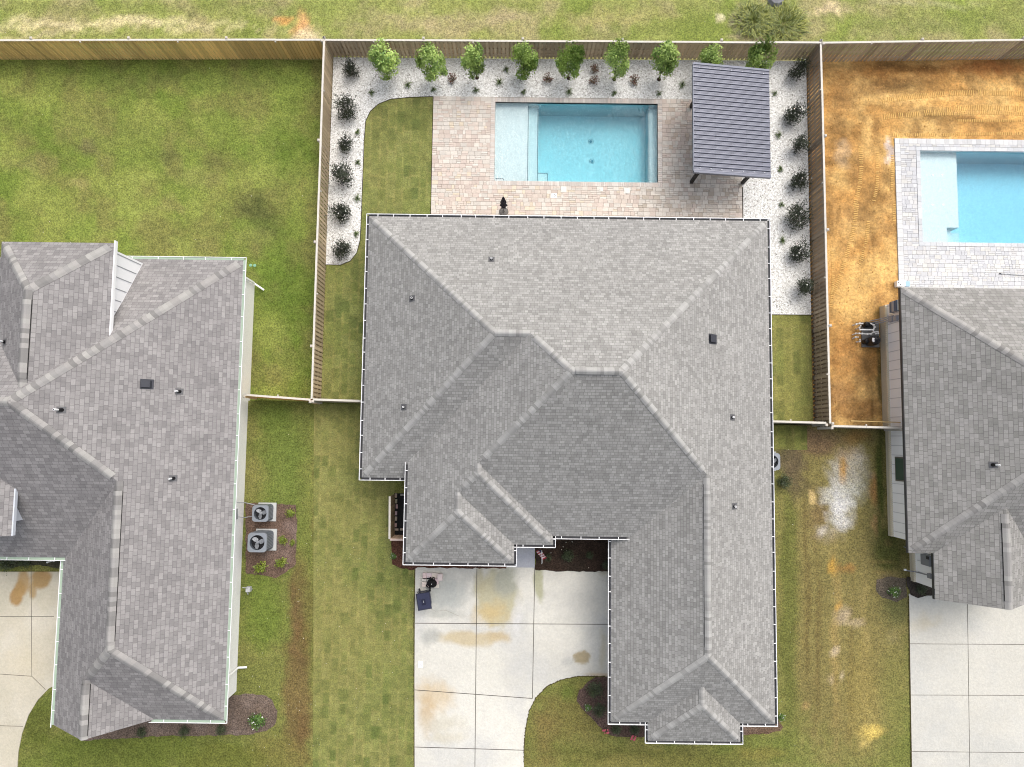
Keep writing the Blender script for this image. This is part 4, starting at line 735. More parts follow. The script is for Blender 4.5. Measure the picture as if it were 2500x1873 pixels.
# ---- right house
pr_ = .72; RW, RN, RS, RX = 18.5, 7.42, -5.1, 19.67
RR = Roof(pr_, {'W': (1, 0, RW, ZE), 'N': (0, -1, RN, ZE), 'S': (0, 1, RS, ZE), 'X': (1, 0, RX, ZE), 'Y': (-1, 0, 24.3, ZE), 'E': (-1, 0, 36, ZE), 'B': (0, 1, -9.5, ZE)})
hr = empty('house', (22, 0, 0), 0, 'right house with dark grey shingle roof and white sided left wall', 'house')
gR = RR.I('WNS'); gxr = (RX+24.3)/2; gzr = ZE+(24.3-RX)/2*pr_
roof_faces(RR, [('W', [(RW, RN), 'WNS', (RW, RS)]), ('N', [(RW, RN), 'WNS', 'NSE', (36, RN)]), ('E', [(36, RN), 'NSE', (36, RS)]), ('S', [(RW, RS), 'WNS', 'NSE', (36, RS)])], SH_RIGHT, hr)
yi = RS+(gzr-ZE)/pr_
roof_faces(RR, [('X', [(RX, -7.2), (RX, RS+.0), (gxr, yi), (gxr, -7.26)]), ('Y', [(24.3, -7.2), (24.3, RS), (gxr, yi), (gxr, -7.26)])], SH_RIGHT, hr)
roof_faces(RR, [('X', [(RX, RS+.02), (RX+.02, RS+.02), (gxr, yi)])], SH_RIGHT, hr) if 0 else None
CR = [(176, 174, 171), (166, 164, 161), (148, 146, 143), (182, 180, 176)]
caps(RR, [(cor(RW, RN, ZE), 'WNS'), (cor(RW, RS, ZE), 'WNS'), ('WNS', 'NSE'), ((gxr, yi-.3, gzr), (gxr, -7.26, gzr))], hr, CR, wd=.18, ex=.2, vent=(3,))
fa = MB(); fa.box((RW-.012, (RN+RS)/2, ZE-.1), (.02, RN-RS, .17)); fa.box((RX-.012, (-7.2+RS)/2, ZE-.1), (.02, 7.2+RS, .17)); fa.build('fascia', mat('dark_fascia', (70, 72, 76), .5), hr)
fb = MB(); fb.box(((RW+36)/2, RN+.02, ZE-.1), (36-RW, .03, .16)); fb.build('fascia', OFFW, hr)
xwr = RW+.53; SID = mat('white_siding', (250, 252, 255), .55, k=1.3)
wall_r = walls([(xwr, RS+.45), (36, RS+.45), (36, RN-.4), (xwr, RN-.4)], -.3, ZE-.1, SID, hr)
walls([(RX+.4, -6.85), (23.8, -6.85), (23.8, RS+.6), (RX+.4, RS+.6)], -.1, ZE-.1, SID, hr)
BTM = mat('batten', (238, 241, 248), .6); y = RN-.5
while y > RS+.5: bt_ = MB(); bt_.box((xwr-.006, y, 1.45), (.016, .035, 2.1)); bt_.build('siding_batten', BTM, hr); y -= .47
for y in (-5.2, -5.75, -6.3): bt_ = MB(); bt_.box((RX+.4-.008, y, 1.55), (.02, .045, 1.9)); bt_.build('siding_batten', BTM, hr)
wt_ = MB()
for X_, ya, yb in ((xwr, RN-.4, RS+.45), (RX+.4, RS+.6, -6.85)):
    n = int((ya-yb)/.105)
    for i in range(n): wt_.box((X_-.05, yb+(i+.5)*.105, .36), (.1, .088, .1), 0, 1)
    wt_.box((X_-.03, (ya+yb)/2, .0), (.06, ya-yb, .62))
wt_.build('water_table', [mat('tan_brick', (226, 218, 196), .8, noise=.1, nscale=14), mat('cream_brick', (250, 240, 214), .8, noise=.06, nscale=8)], hr)
wv0 = W(2190, 1116, 1.6); wv1 = W(2192, 1176, 1.6)
wn = MB(); wn.box((xwr-.03, (wv0.y+wv1.y)/2, 1.5), (.07, wv0.y-wv1.y, 1.35)); wo = wn.build('window', mat('window_frame', (118, 116, 108), .5), hr); pn = MB(); pn.box((xwr-.05, (wv0.y+wv1.y)/2, 1.5), (.05, wv0.y-wv1.y-.14, 1.2)); pn.build('pane', mat('green_glass', (74, 98, 88), .15), wo)
sof = MB(); sof.poly([(RW, RS, ZE-.13), (36, RS, ZE-.13), (36, RN, ZE-.13), (RW, RN, ZE-.13)][::-1]); sof.build('soffit', OFFW, hr)
# electrical panel and conduits on the front side wall
ep = MB(); ex_ = RX+.4
ep.box((ex_-.08, -5.6, 1.5), (.16, .5, .72)); ep.box((ex_-.09, -5.45, 1.75), (.2, .14, .2), 0, 1); ep.tube((ex_-.05, -6.35, .2), (ex_-.05, -6.3, 1.6), .025, .025, 8); ep.box((ex_-.07, -6.3, 1.75), (.14, .22, .3)); ep.path([(ex_-.04, -5.3, 1.9), (ex_-.3, -5.25, 1.0), (ex_-.5, -5.15, .3)], .02, 6)
ep.tube((ex_-.45, -6.3, .35), (ex_, -6.35, .4), .025, .025, 8); ep.tube((ex_-.55, -6.27, .35), (ex_-.45, -6.27, .36), .05, .05, 10, 2)
ep.build('electrical_panel', [mat('panel_grey', (150, 154, 162), .5), DARK, WHITE], hr)
# blue-white pool controls
yc = W(2173, 748, 1.3).y
pc = MB(); pc.box((xwr-.09, yc, 1.05), (.18, .52, .22), 0, 0); pc.box((xwr-.1, yc, 1.27), (.2, .52, .2), 0, 1); pc.box((xwr-.09, yc, 1.49), (.18, .52, .22), 0, 0); pc.box((xwr-.08, yc, 1.73), (.16, .52, .26), 0, 2)
pc.box((xwr-.07, yc-.6, 1.3), (.14, .26, .3), 0, 1); pc.box((xwr-.06, yc-.55, .85), (.14, .3, .34), 0, 1)
for i in range(3): pc.path([(xwr-.07, yc-.4-.08*i, .8), (xwr-.25, yc-.45-.1*i, .4), (xwr-.6, yc-.5-.1*i, -.2)], .022, 6, 1)
pc.build('pool_controller', [mat('controller_blue', (66, 100, 140), .4), mat('controller_grey', (176, 180, 190), .5), mat('controller_pale', (186, 208, 226), .4)], hr)
kids_world(hr)
pipe_vent(RR, 'W', 2425, 1135, hr, .42)
for hh in (house, hl, hr):   # grandchildren (panes) were built in world space under frames placed at the origin
    pass
# ------------------------------------------------------------------ PAVILION
zw, zea = 2.85, 2.25; x0, x1, y0, y1 = 8.60, 12.52, 12.93, 18.30
pv = empty('pavilion', ((x0+x1)/2, (y0+y1)/2, 0), 0, 'patio pavilion with ribbed dark metal roof on black posts', 'pavilion')
mb = MB(); prof = []; nr = 24; pt = (y1-y0)/nr
for i in range(nr):
    y = y0+i*pt; prof += [(y, 0), (y+.001, -.045), (y+pt*.13, -.045), (y+pt*.135, .03), (y+pt*.24, .038), (y+pt*.34, 0), (y+pt*.5, .0), (y+pt*.505, -.014), (y+pt*.55, -.014), (y+pt*.58, .008), (y+pt*.7, .008), (y+pt*.705, -.01), (y+pt*.75, -.01), (y+pt*.78, .006), (y+pt*.96, .012)]
prof.append((y1, 0)); v0 = len(mb.v)
for (a, b) in zip(prof, prof[1:]): mb.poly([(x0, a[0], zw+a[1]), (x1, a[0], zea+a[1]), (x1, b[0], zea+b[1]), (x0, b[0], zw+b[1])])
RBM = mat('ribbed_metal', (130, 133, 147), .4, .2, noise=.06, nscale=3, spec=.5, stretch=(.4, 2, 1))
mb.build('metal_roof', RBM, pv)
tr = MB()
for y in (y0-.02, y1+.02): tr.hexa([(x0, y-.05, zw-.14), (x1, y-.05, zea-.14), (x1, y+.05, zea-.14), (x0, y+.05, zw-.14)], [(x0, y-.05, zw+.045), (x1, y-.05, zea+.045), (x1, y+.05, zea+.045), (x0, y+.05, zw+.045)])
tr.hexa([(x0-.03, y0, zw-.14), (x0, y0, zw-.14), (x0, y1, zw-.14), (x0-.03, y1, zw-.14)], [(x0-.03, y0, zw+.04), (x0, y0, zw+.04), (x0, y1, zw+.04), (x0-.03, y1, zw+.04)])
tr.build('edge_trim', mat('trim_metal', (116, 120, 134), .4, .2), pv)
sw = MB()
for y in (y0+.16, y1-.16):
    for i in range(7):
        x = x0+.3+i*.55; sw.tube((x, y, zw+(zea-zw)*(x-x0)/(x1-x0)+.02), (x, y, zw+(zea-zw)*(x-x0)/(x1-x0)+.045), .018, .018, 6)
sw.build('roof_screw', WHITE, pv)
PB = mat('black_timber', (34, 32, 30), .6)
ps = [(9.2, 17.5), (9.18, 13.42), (11.86, 13.42), (11.88, 17.5)]
for (x, y) in ps: t_ = MB(); t_.box((x, y, 1.16), (.15, .15, 2.3 if x > 10 else 2.5)); t_.build('post', PB, pv)
for y in (13.42, 17.5):
    t_ = MB(); t_.hexa([(x0+.15, y-.08, zw-.35), (x1-.15, y-.08, zea-.3), (x1-.15, y+.08, zea-.3), (x0+.15, y+.08, zw-.35)], [(x0+.15, y-.08, zw-.08), (x1-.15, y-.08, zea-.06), (x1-.15, y+.08, zea-.06), (x0+.15, y+.08, zw-.08)]); t_.build('beam', PB, pv)
    for sx, xx in ((1, 9.2), (-1, 11.86)): b2 = MB(); b2.tube((xx, y, 1.6), (xx+sx*.6, y, 2.25), .05, .05, 6); b2.build('brace', PB, pv)
for xx in (9.2, 11.86):
    for yy, sg in ((13.42, 1), (17.5, -1)): b2 = MB(); b2.tube((xx, yy, 1.6), (xx, yy+sg*.6, 2.2), .05, .05, 6); b2.build('brace', PB, pv)
for x in (8.9, 9.7, 10.5, 11.3, 12.1): t_ = MB(); zz = zw+(zea-zw)*(x-x0)/(x1-x0)-.05; t_.box((x, (y0+y1)/2, zz), (.05, y1-y0-.1, .08)); t_.build('purlin', PB, pv)
kids_world(pv)
# ------------------------------------------------------------------ UMBRELLA, LIDS, BIN, BAG, STONES
ubp = W(1230, 518, 0); um = empty('patio_umbrella', ubp, 0, 'folded navy patio umbrella on a round grey base', 'umbrella')
t_ = MB(); t_.lathe((0, 0, .04), [(.23, 0), (.24, .05), (.2, .09), (.06, .13), (.05, .2)], 24); t_.build('base', mat('umbrella_base', (112, 108, 104), .6, noise=.1), um, smooth=False)
t_ = MB(); t_.tube((0, 0, .1), (0, 0, 2.35), .02, .02, 10); t_.build('pole', DARK, um)
cn = MB(); n = 24; rings = []
for r0, h_ in ((.17, .95), (.23, 1.05), (.15, 1.4), (.19, 1.55), (.12, 1.9), (.07, 2.2), (.015, 2.36)):
    r0 *= .72; rings.append([(r0*(1+.22*math.cos(k*6*math.pi*2/n*1.0))*math.cos(k*2*math.pi/n), r0*(1+.22*math.cos(k*6*math.pi*2/n))*math.sin(k*2*math.pi/n), h_) for k in range(n)])
for a, b in zip(rings, rings[1:]):
    for k in range(n): cn.poly([a[k], a[(k+1) % n], b[(k+1) % n], b[k]])
cn.build('canopy', mat('navy_cloth', (24, 24, 40), .9), um)
for i, (a, b, r0, lb_) in enumerate(((555, 1460, .14, 'large round white skimmer lid nearest the umbrella'), (845, 1462, .085, 'small round white lid between the two large ones'), (1043, 1470, .14, 'large round white skimmer lid nearest the pavilion'))):
    p = W(1200+a/3.1557, b/3.1557, .04); t_ = MB(); t_.box((p.x, p.y, .042), (r0*2.2, r0*2.2, .012)); t_.lathe((p.x, p.y, .045), [(r0, 0), (r0, .014), (r0*.3, .018)], 24)
    if i != 1: t_.lathe((p.x, p.y, .06), [(r0*.16, 0), (r0*.15, .006)], 10)
    tag(t_.build('skimmer_lid', mat('lid_white', (236, 234, 226), .5)), lb_, 'lid', 'round lids in the paver deck')
def plate(px, py, sz, label, mark=True):
    p = W(px, py, .045); t_ = MB(); t_.box((p.x, p.y, .048), (sz, sz*.9, .015))
    for k in range(5):
        a = k*2*math.pi/5; t_.box((p.x+.07*math.cos(a), p.y+.07*math.sin(a), .058), (.05, .03, .006), a+.6, 1)
    tag(t_.build('cover_plate', [WHITE, DARK]), label, 'plate')
plate(1353, 478, .28, 'square white plate with dark marks set in the paver deck'); 
p = W(1026.7, 1622, .04); t_ = MB(); t_.box((p.x, p.y, .042), (.24, .32, .02))
for dx_, dy_ in ((-.04, .07), (.04, .08), (0, 0), (-.04, -.07), (.05, -.06)): t_.box((p.x+dx_, p.y+dy_, .053), (.025, .025, .006), 0, 1)
tag(t_.build('cover_plate', [WHITE, DARK]), 'small white dotted plate near the left edge of the driveway', 'plate')
# bin
P4_ = [W(*q, 1.05) for q in ((1015, 1449), (1050, 1443), (1053.5, 1486), (1018.6, 1491))]; cb = sum(P4_, Vector())/4; ang = math.atan2((P4_[1]-P4_[0]).y, (P4_[1]-P4_[0]).x)
bn = empty('wheelie_bin', (cb.x, cb.y, .03), ang, 'navy wheeled rubbish bin standing on the driveway edge', 'bin'); BLU = mat('navy_plastic', (50, 54, 80), .45, noise=.08, nscale=4)
t_ = MB(); t_.hexa([(-.24, -.32, .05), (.24, -.32, .05), (.24, .28, .05), (-.24, .28, .05)], [(-.31, -.4, .98), (.31, -.4, .98), (.31, .36, .98), (-.31, .36, .98)]); t_.build('body', BLU, bn, bevel=.03)
t_ = MB(); t_.hexa([(-.34, -.44, .98), (.34, -.44, .98), (.34, .38, .98), (-.34, .38, .98)], [(-.29, -.38, 1.06), (.29, -.38, 1.06), (.3, .36, 1.06), (-.3, .36, 1.06)]); t_.box((0, .12, 1.065), (.5, .03, .015)); lid_ = t_.build('lid', BLU, bn, bevel=.03)
t_ = MB(); t_.box((0, -.05, 1.064), (.2, .28, .02)); t_.box((0, 0, 1.077), (.02, .02, .006), 0, 1); t_.box((0, -.06, 1.077), (.012, .03, .006), 0, 1); t_.build('lid_emblem', [mat('emblem_navy', (30, 34, 58), .4), WHITE], lid_)
t_ = MB(); t_.tube((-.26, .46, .98), (.26, .46, .98), .018, .018, 8); 
for sx in (-.22, .22): t_.tube((sx, .34, .95), (sx, .46, .98), .02, .02, 6)
t_.build('handle', DARK, bn)
for sx in (-.26, .26): t_ = MB(); t_.tube((sx-.03, .34, .12), (sx+.03, .34, .12), .12, .12, 16); t_.build('wheel', BLACK, bn)
# paver stones left over, and the backpack on them
ZS = lambda x, y: (920+x/11.045, 1380+y/11.045)
STM = mat('loose_pavers', attr=True, rough=.85, noise=.08, nscale=20)
sts = [(1285, 300, .2, .3, 1), (1410, 300, .24, .3, 1), (1560, 290, .3, .26, 1), (1705, 320, .24, .32, 2), (1275, 400, .22, .16, 1), (1275, 525, .24, .24, 1), (1590, 430, .26, .3, 1), (1600, 560, .26, .2, 1), (1410, 410, .24, .24, 1), (1430, 540, .24, .2, 1)]
words = ['leftmost of the top row', 'second in the top row', 'third in the top row', 'tall stack at the right end', 'behind the backpack on the left', 'lowest at the left', 'right of the backpack', 'lower right under the backpack', 'hidden under the backpack top', 'under the backpack bottom']
for (x, y, a, b, n), wd_ in zip(sts, words):
    P = W(*ZS(x, y), .2); t_ = MB()
    for k_ in range(n*2): t_.box((P.x, P.y, .03+.035+k_*.068), (a, b, .062), rng.uniform(-.05, .05), 0, tuple(v*rng.uniform(.92, 1.06) for v in lin((236, 224, 216)))+(1,))
    tag(t_.build('paver_stack', STM, colors=True), 'beige loose paver pile on the driveway, '+wd_, 'pavers', 'leftover paver piles by the bin')
bc_ = W(*ZS(1480, 500), .4); bk = empty('backpack', (bc_.x, bc_.y, .17), R(-12), 'black backpack lying on the loose pavers beside the bin', 'backpack')
t_ = MB(); t_.lathe((0, 0, 0), [(.16, 0), (.215, .06), (.22, .14), (.16, .2), (.05, .235)], 12); o = t_.build('body', mat('black_cloth', (14, 14, 16), .8), bk, smooth=False); o.scale = (1.15, .95, 1)
t_ = MB(); t_.box((-.14, .2, .1), (.12, .1, .1), .7); t_.path([(-.05, .18, .14), (-.02, .3, .16), (.07, .3, .16), (.1, .18, .14)], .018, 6); t_.path([(-.2, -.05, .1), (-.26, -.2, .05), (-.12, -.26, .06)], .025, 6); t_.build('strap', mat('black_cloth'), bk)
t_ = MB(); t_.lathe((0, -.02, .235), [(.02, 0), (.018, .01)], 10); t_.build('badge', WHITE, bk)
# ------------------------------------------------------------------ AC CONDENSERS
AG = mat('condenser_grey', (150, 156, 164), .45, .1); AD = mat('condenser_dark', (104, 112, 120), .5); BLD = mat('fan_blade', (176, 180, 186), .4, .3)
def condenser(loc, w_, h_, label, rot=0., padoff=(.08, 0)):
    rt = empty('ac_condenser', loc, rot, label, 'air conditioner', 'outdoor air conditioners')
    t_ = MB(); t_.box((padoff[0], padoff[1], .04), (w_*1.1, w_*1.12, .09)); t_.build('pad', mat('condenser_pad', (206, 208, 206), .8, noise=.05), rt)
    def rr_(hw, r, z_, n=5):
        out = []
        for cx, cy, a0 in ((hw-r, hw-r, 0), (-hw+r, hw-r, 90), (-hw+r, -hw+r, 180), (hw-r, -hw+r, 270)):
            for i in range(n+1): a = R(a0+90*i/n); out.append((cx+r*math.cos(a), cy+r*math.sin(a), z_))
        return out
    hw = w_/2; t_ = MB(); A = rr_(hw*.96, hw*.3, .09); B = rr_(hw*.96, hw*.3, h_-.05); m_ = len(A)
    for i in range(m_): t_.poly([A[i], A[(i+1) % m_], B[(i+1) % m_], B[i]])
    nl = 9
    for sx, sy in ((1, 0), (-1, 0), (0, 1), (0, -1)):
        for i in range(nl):
            o_ = (-.62+1.24*i/(nl-1))*hw; t_.box((sx*hw*.98+sy*o_, sy*hw*.98+sx*o_, (h_+.09)/2), (.02 if sx else .035, .02 if sy else .035, h_-.2), 0, 1)
    t_.build('cabinet', [AD, AG], rt)
    t_ = MB(); O = rr_(hw, hw*.38, h_-.05, 6); O2 = rr_(hw*.97, hw*.36, h_+.02, 6); m_ = len(O); ri = hw*.76
    I_ = [(ri*math.cos(R(i*360/m_+6)), ri*math.sin(R(i*360/m_+6)), h_+.02) for i in range(m_)]; I2 = [(v[0], v[1], h_-.22) for v in I_]
    for i in range(m_): j = (i+1) % m_; t_.poly([O[i], O[j], O2[j], O2[i]]); t_.poly([O2[i], O2[j], I_[j], I_[i]]); t_.poly([I_[i], I_[j], I2[j], I2[i]], 1)
    t_.poly(I2, 2); t_.build('top_shroud', [AG, AD, BLACK], rt, smooth=False)
    t_ = MB()
    for k in range(3):
        a0 = R(20+120*k); pts = [(.08, -.12), (.25, -.34), (.6, -.34), (.93, -.12), (.9, .2), (.55, .26), (.15, .14)]
        P = [(ri*(u_*math.cos(a0)-v_*math.sin(a0)), ri*(u_*math.sin(a0)+v_*math.cos(a0)), h_-.1+v_*.07) for u_, v_ in pts]
        t_.poly(P)
    t_.lathe((0, 0, h_-.13), [(.07, 0), (.07, .07), (.03, .08)], 16); t_.build('fan', BLD, rt)
    t_ = MB()
    for k in range(14): a0 = R(360*k/14); t_.tube((.05*math.cos(a0), .05*math.sin(a0), h_+.015), (ri*math.cos(a0), ri*math.sin(a0), h_+.012), .004, .004, 4)
    for rad in (.3, .6, .85):
        for i in range(24): t_.tube((ri*rad*math.cos(R(i*15)), ri*rad*math.sin(R(i*15)), h_+.014), (ri*rad*math.cos(R(i*15+15)), ri*rad*math.sin(R(i*15+15)), h_+.014), .0035, .0035, 4)
    t_.build('grille', DARK, rt); return rt
c1 = W(635, 1254, .85); c2 = W(627.5, 1325, 1.12); c3 = W(1884, 1127, .8)
condenser((c1.x, c1.y, 0), .82, .82, 'shorter grey condenser beside the white side wall of the left house'); condenser((c2.x, c2.y, 0), .95, 1.1, 'taller grey condenser, nearer the front of the left house'); condenser((c3.x, c3.y, 0), .86, .8, 'grey condenser half hidden under the right eave of the middle house', padoff=(0, 0))
# gas meter by left house
p = W(608, 1438, .5); t_ = MB(); t_.box((p.x, p.y, .55), (.2, .24, .26)); t_.path([(p.x-.25, p.y+.1, .7), (p.x-.02, p.y+.1, .75), (p.x, p.y+.05, .6)], .02, 6); t_.tube((p.x, p.y-.1, .02), (p.x, p.y-.05, .5), .02, .02, 6); t_.tube((p.x-.06, p.y-.12, .6), (p.x-.06, p.y-.26, .45), .03, .03, 8)
tag(t_.build('gas_meter', mat('meter_light', (196, 198, 200), .5)), 'small grey gas meter against the left house wall', 'meter')
# ------------------------------------------------------------------ POOL EQUIPMENT
pa = W(2103.5, 787, -.15); pb = W(2147, 848, -.15); eq = empty('pool_equipment', ((pa.x+pb.x)/2, (pa.y+pb.y)/2, -.25), 0, 'pool pump and black filter with white pipes on a grey pad', 'pool equipment')
EX = lambda x, y, z=.2: W(2060+x/13.8, 720+y/13.8, z)
t_ = MB(); t_.box(((pa.x+pb.x)/2, (pa.y+pb.y)/2, -.19), (pb.x-pa.x, pa.y-pb.y, .12)); t_.build('pad', mat('equipment_pad', (140, 140, 140), .8, noise=.08), eq)
fp = EX(1130, 1510, .7); t_ = MB(); t_.lathe((fp.x, fp.y, -.13), [(.23, 0), (.25, .3), (.25, .62), (.22, .74), (.12, .84), (.06, .87), (.05, .93), (.02, .94)], 26); t_.build('filter_tank', mat('filter_black', (40, 40, 46), .35), eq, smooth=False)
t_ = MB()
for i in range(5): a0 = R(150+i*13); a1 = R(163+i*13); t_.poly([(fp.x+.222*math.cos(a0), fp.y+.222*math.sin(a0), .62), (fp.x+.222*math.cos(a1), fp.y+.222*math.sin(a1), .62), (fp.x+.15*math.cos(a1), fp.y+.15*math.sin(a1), .704), (fp.x+.15*math.cos(a0), fp.y+.15*math.sin(a0), .704)][::1])
t_.build('filter_label', WHITE, eq)
for nm, (x_, y_), r0 in (('pump', (800, 985), .11), ('pump', (790, 1560), .1)):
    q0 = EX(x_, y_, .2); t_ = MB(); t_.lathe((q0.x, q0.y, -.13), [(r0*1.3, 0), (r0*1.3, .25), (r0, .3), (r0, .36), (r0*.6, .38)], 18); t_.box((q0.x+.22, q0.y-.02, .02), (.4, .22, .26)); t_.build(nm, mat('pump_black', (28, 28, 32), .4), eq)
WP = mat('white_pipe', (240, 240, 238), .35)
def wpipe(pts, z=.1, r=.035): t_ = MB(); P = [EX(x, y, zz) for x, y, zz in pts]; t_.path(P, r, 8); [t_.lathe((v.x, v.y, v.z-.045), [(.048, 0), (.048, .09)], 10) for v in P[1:-1]]; t_.build('pipe', WP, eq)
wpipe([(300, 1030, -.2), (420, 990, .05), (530, 965, .15), (650, 975, .15)]); wpipe([(410, 1160, -.2), (520, 1110, .05), (575, 1030, .15)]); wpipe([(520, 1175, .3), (980, 1180, .3)], r=.042); wpipe([(890, 960, .3), (1000, 1010, .35), (1030, 1090, .3), (1000, 1180, .3)])
wpipe([(295, 1345, -.2), (400, 1305, .0), (510, 1300, .15), (610, 1310, .18), (780, 1325, .18), (900, 1320, .22), (1000, 1260, .25), (1130, 1250, .3), (1150, 1300, .3), (1050, 1320, .25)]); wpipe([(295, 1475, -.2), (400, 1425, .0), (500, 1430, .1)]); wpipe([(420, 1590, -.2), (530, 1570, .0), (545, 1510, .1)]); wpipe([(980, 1180, .3), (1010, 1240, .3)])
kids_world(eq)
# ------------------------------------------------------------------ small neighbour things
p = W(2208, 690, .3); t_ = MB(); t_.box((p.x, p.y, -.05), (.5, .28, .28)); t_.box((p.x+.28, p.y-.02, .0), (.2, .26, .24), 0, 1); t_.box((p.x-.2, p.y+.05, .1), (.04, .06, .02), 0, 2); t_.box((p.x-.1, p.y-.06, .1), (.04, .06, .02), 0, 2)
tag(t_.build('supply_crate', [WHITE, mat('pale_blue_box', (170, 206, 232), .5), DARK]), 'white and pale blue crate at the corner of the right roof', 'crate')
q0, q1 = W(2443, 668, -.15), W(2530, 674, -.15); t_ = MB(); t_.tube(q0, q1, .022, .022, 8); t_.tube(q0+Vector((-.05, 0, 0)), q0, .03, .03, 8, 1); tag(t_.build('pool_pole', [mat('aluminium', (198, 200, 202), .3, .7), DARK]), 'long silver pole lying on the right paver deck', 'pole')
q0 = W(1895, -3, -.1); t_ = MB(); t_.lathe((q0.x, q0.y, -.3), [(.42, 0), (.45, .15), (.36, .34), (.15, .42)], 9); tag(t_.build('boulder', mat('boulder_grey', (150, 152, 156), .9, noise=.25, nscale=3)), 'grey boulder at the top edge above the wild grass clump', 'rock')
# enclosure west of the middle house
EN = lambda x, y, z=0: W(920+x/7.207, 1170+y/7.207, z)
fa_, fb_, fc_ = EN(305, 265), EN(300, 985), EN(480, 985)
bl = MB(); bl.poly([(fa_.x, fb_.y, .012), (-4.3, fb_.y, .012), (-4.3, fa_.y+.05, .012), (fa_.x, fa_.y+.05, .012)]); tag(bl.build('mulch_bed', mat('black_mulch', (26, 27, 30), .9, noise=.4, nscale=8, bump=.6, bscale=20)), 'black mulch inside the small side enclosure', kind='structure')
fence((fa_.x, fa_.y), (fb_.x, fb_.y), 0, 1.3, 1, (112, 96, 74), 'low slatted screen left of the middle house, side panel', 'screen panels of the side enclosure', bay=5, gap=.15, caps=False, board_sides=(1,))
fence((fb_.x+.02, fb_.y-.03), (-4.5, fb_.y-.03), 0, 1.3, 1, (176, 150, 130), 'low slatted screen left of the middle house, end panel', 'screen panels of the side enclosure', bay=5, gap=.15, caps=False, board_sides=(1,), railm=mat('pinkish_rail', (206, 186, 176), .8, noise=.1))
for i, (x, y, hz) in enumerate(((335, 290, 0), (338, 390, 0), (350, 480, 0), (338, 600, 0), (336, 695, 0), (330, 810, 0), (345, 887, 1), (440, 884, 1), (447, 277, 1))):
    P = EN(x, y, .08); t_ = MB(); t_.box((P.x, P.y, .05), (.19, .1, .09) if hz else (.1, .2, .09), rng.uniform(-.06, .06), 0, tuple(v*rng.uniform(.85, 1.1) for v in lin((166, 156, 150)))+(1,))
    nm_ = ['topmost on the left side', 'second down the left side', 'third down the left side', 'fourth down the left side', 'fifth down the left side', 'lowest on the left side', 'left one of the bottom row', 'right one of the bottom row', 'single one at the top right'][i]
    tag(t_.build('edging_block', STM, colors=True), 'grey block edging the black mulch, '+nm_, 'block', 'edging blocks of the side enclosure')
# ------------------------------------------------------------------ flag
ZF = lambda x, y, z=0: W(1280+x/10.055, 1310+y/10.055, z)
fpz = ZF(425, 670, 0.05); fl = empty('garden_flag', fpz, 0, 'small striped flag on a white stick in the entry bed', 'flag')
t_ = MB(); tp = ZF(430, 345, 1.0)-fpz; t_.path([(0, 0, 0), (0, .12, .5), tuple(tp)], .016, 8); t_.build('pole', WHITE, fl)
RED = mat('flag_red', (168, 54, 66), .8); WF = mat('flag_white', (230, 216, 214), .8); NV = mat('flag_navy', (44, 44, 74), .8)
o0 = ZF(420, 360, .95)-fpz; ux = Vector((.17, -.22, -.1)); uy = Vector((-.2, -.12, -.2)); t_ = MB(); nn = 9
for i in range(nn):
    for j in range(5):
        def Pp(a, b): 
            v = o0+ux*(a/nn*2.-.4)+uy*(b/5); return v+Vector((0, 0, .05*math.sin(a*1.3+b*.8)))
        t_.poly([Pp(i, j), Pp(i+1, j), Pp(i+1, j+1), Pp(i, j+1)], 2 if (i < 3 and j < 2) else (i % 2))
t_.build('cloth', [RED, WF, NV], fl)
# ------------------------------------------------------------------ PLANTS
def leafball(mb, n, cen, rad, size, clumps, seed, mi=0, up=.4, shape=1.0, jit=.6, spread=.78, cl=.23):
    r = np.random.default_rng(seed); cc = r.normal(size=(clumps, 3)); cc /= np.linalg.norm(cc, axis=1)[:, None]; cc *= (r.uniform(.25, 1, clumps)**.5)[:, None]*spread
    cb_ = r.uniform(0, 1, clumps)
    for i in range(n):
        k = r.integers(clumps); d = r.normal(size=3)*cl; v = cc[k]+d; ln = np.linalg.norm(v)
        if ln > 1.12: v *= 1.12/ln
        c_ = np.array(cen)+v*np.array(rad); nr = v/max(ln, .1)+np.array([0, 0, up])+r.normal(size=3)*jit; nr /= np.linalg.norm(nr); nv = Vector(nr)
        u_ = nv.orthogonal().normalized(); a = r.uniform(0, 6.28); u_ = Matrix.Rotation(a, 3, nv) @ u_; w_ = nv.cross(u_); s = size*r.uniform(.6, 1.3)
        c_ = Vector(c_); t = min(1, max(0, .45*cb_[k]+r.uniform(0, .55))); mb.poly([c_-u_*s, c_-w_*s*.45*shape, c_+u_*s, c_+w_*s*.45*shape], mi, (t, t, t, 1))
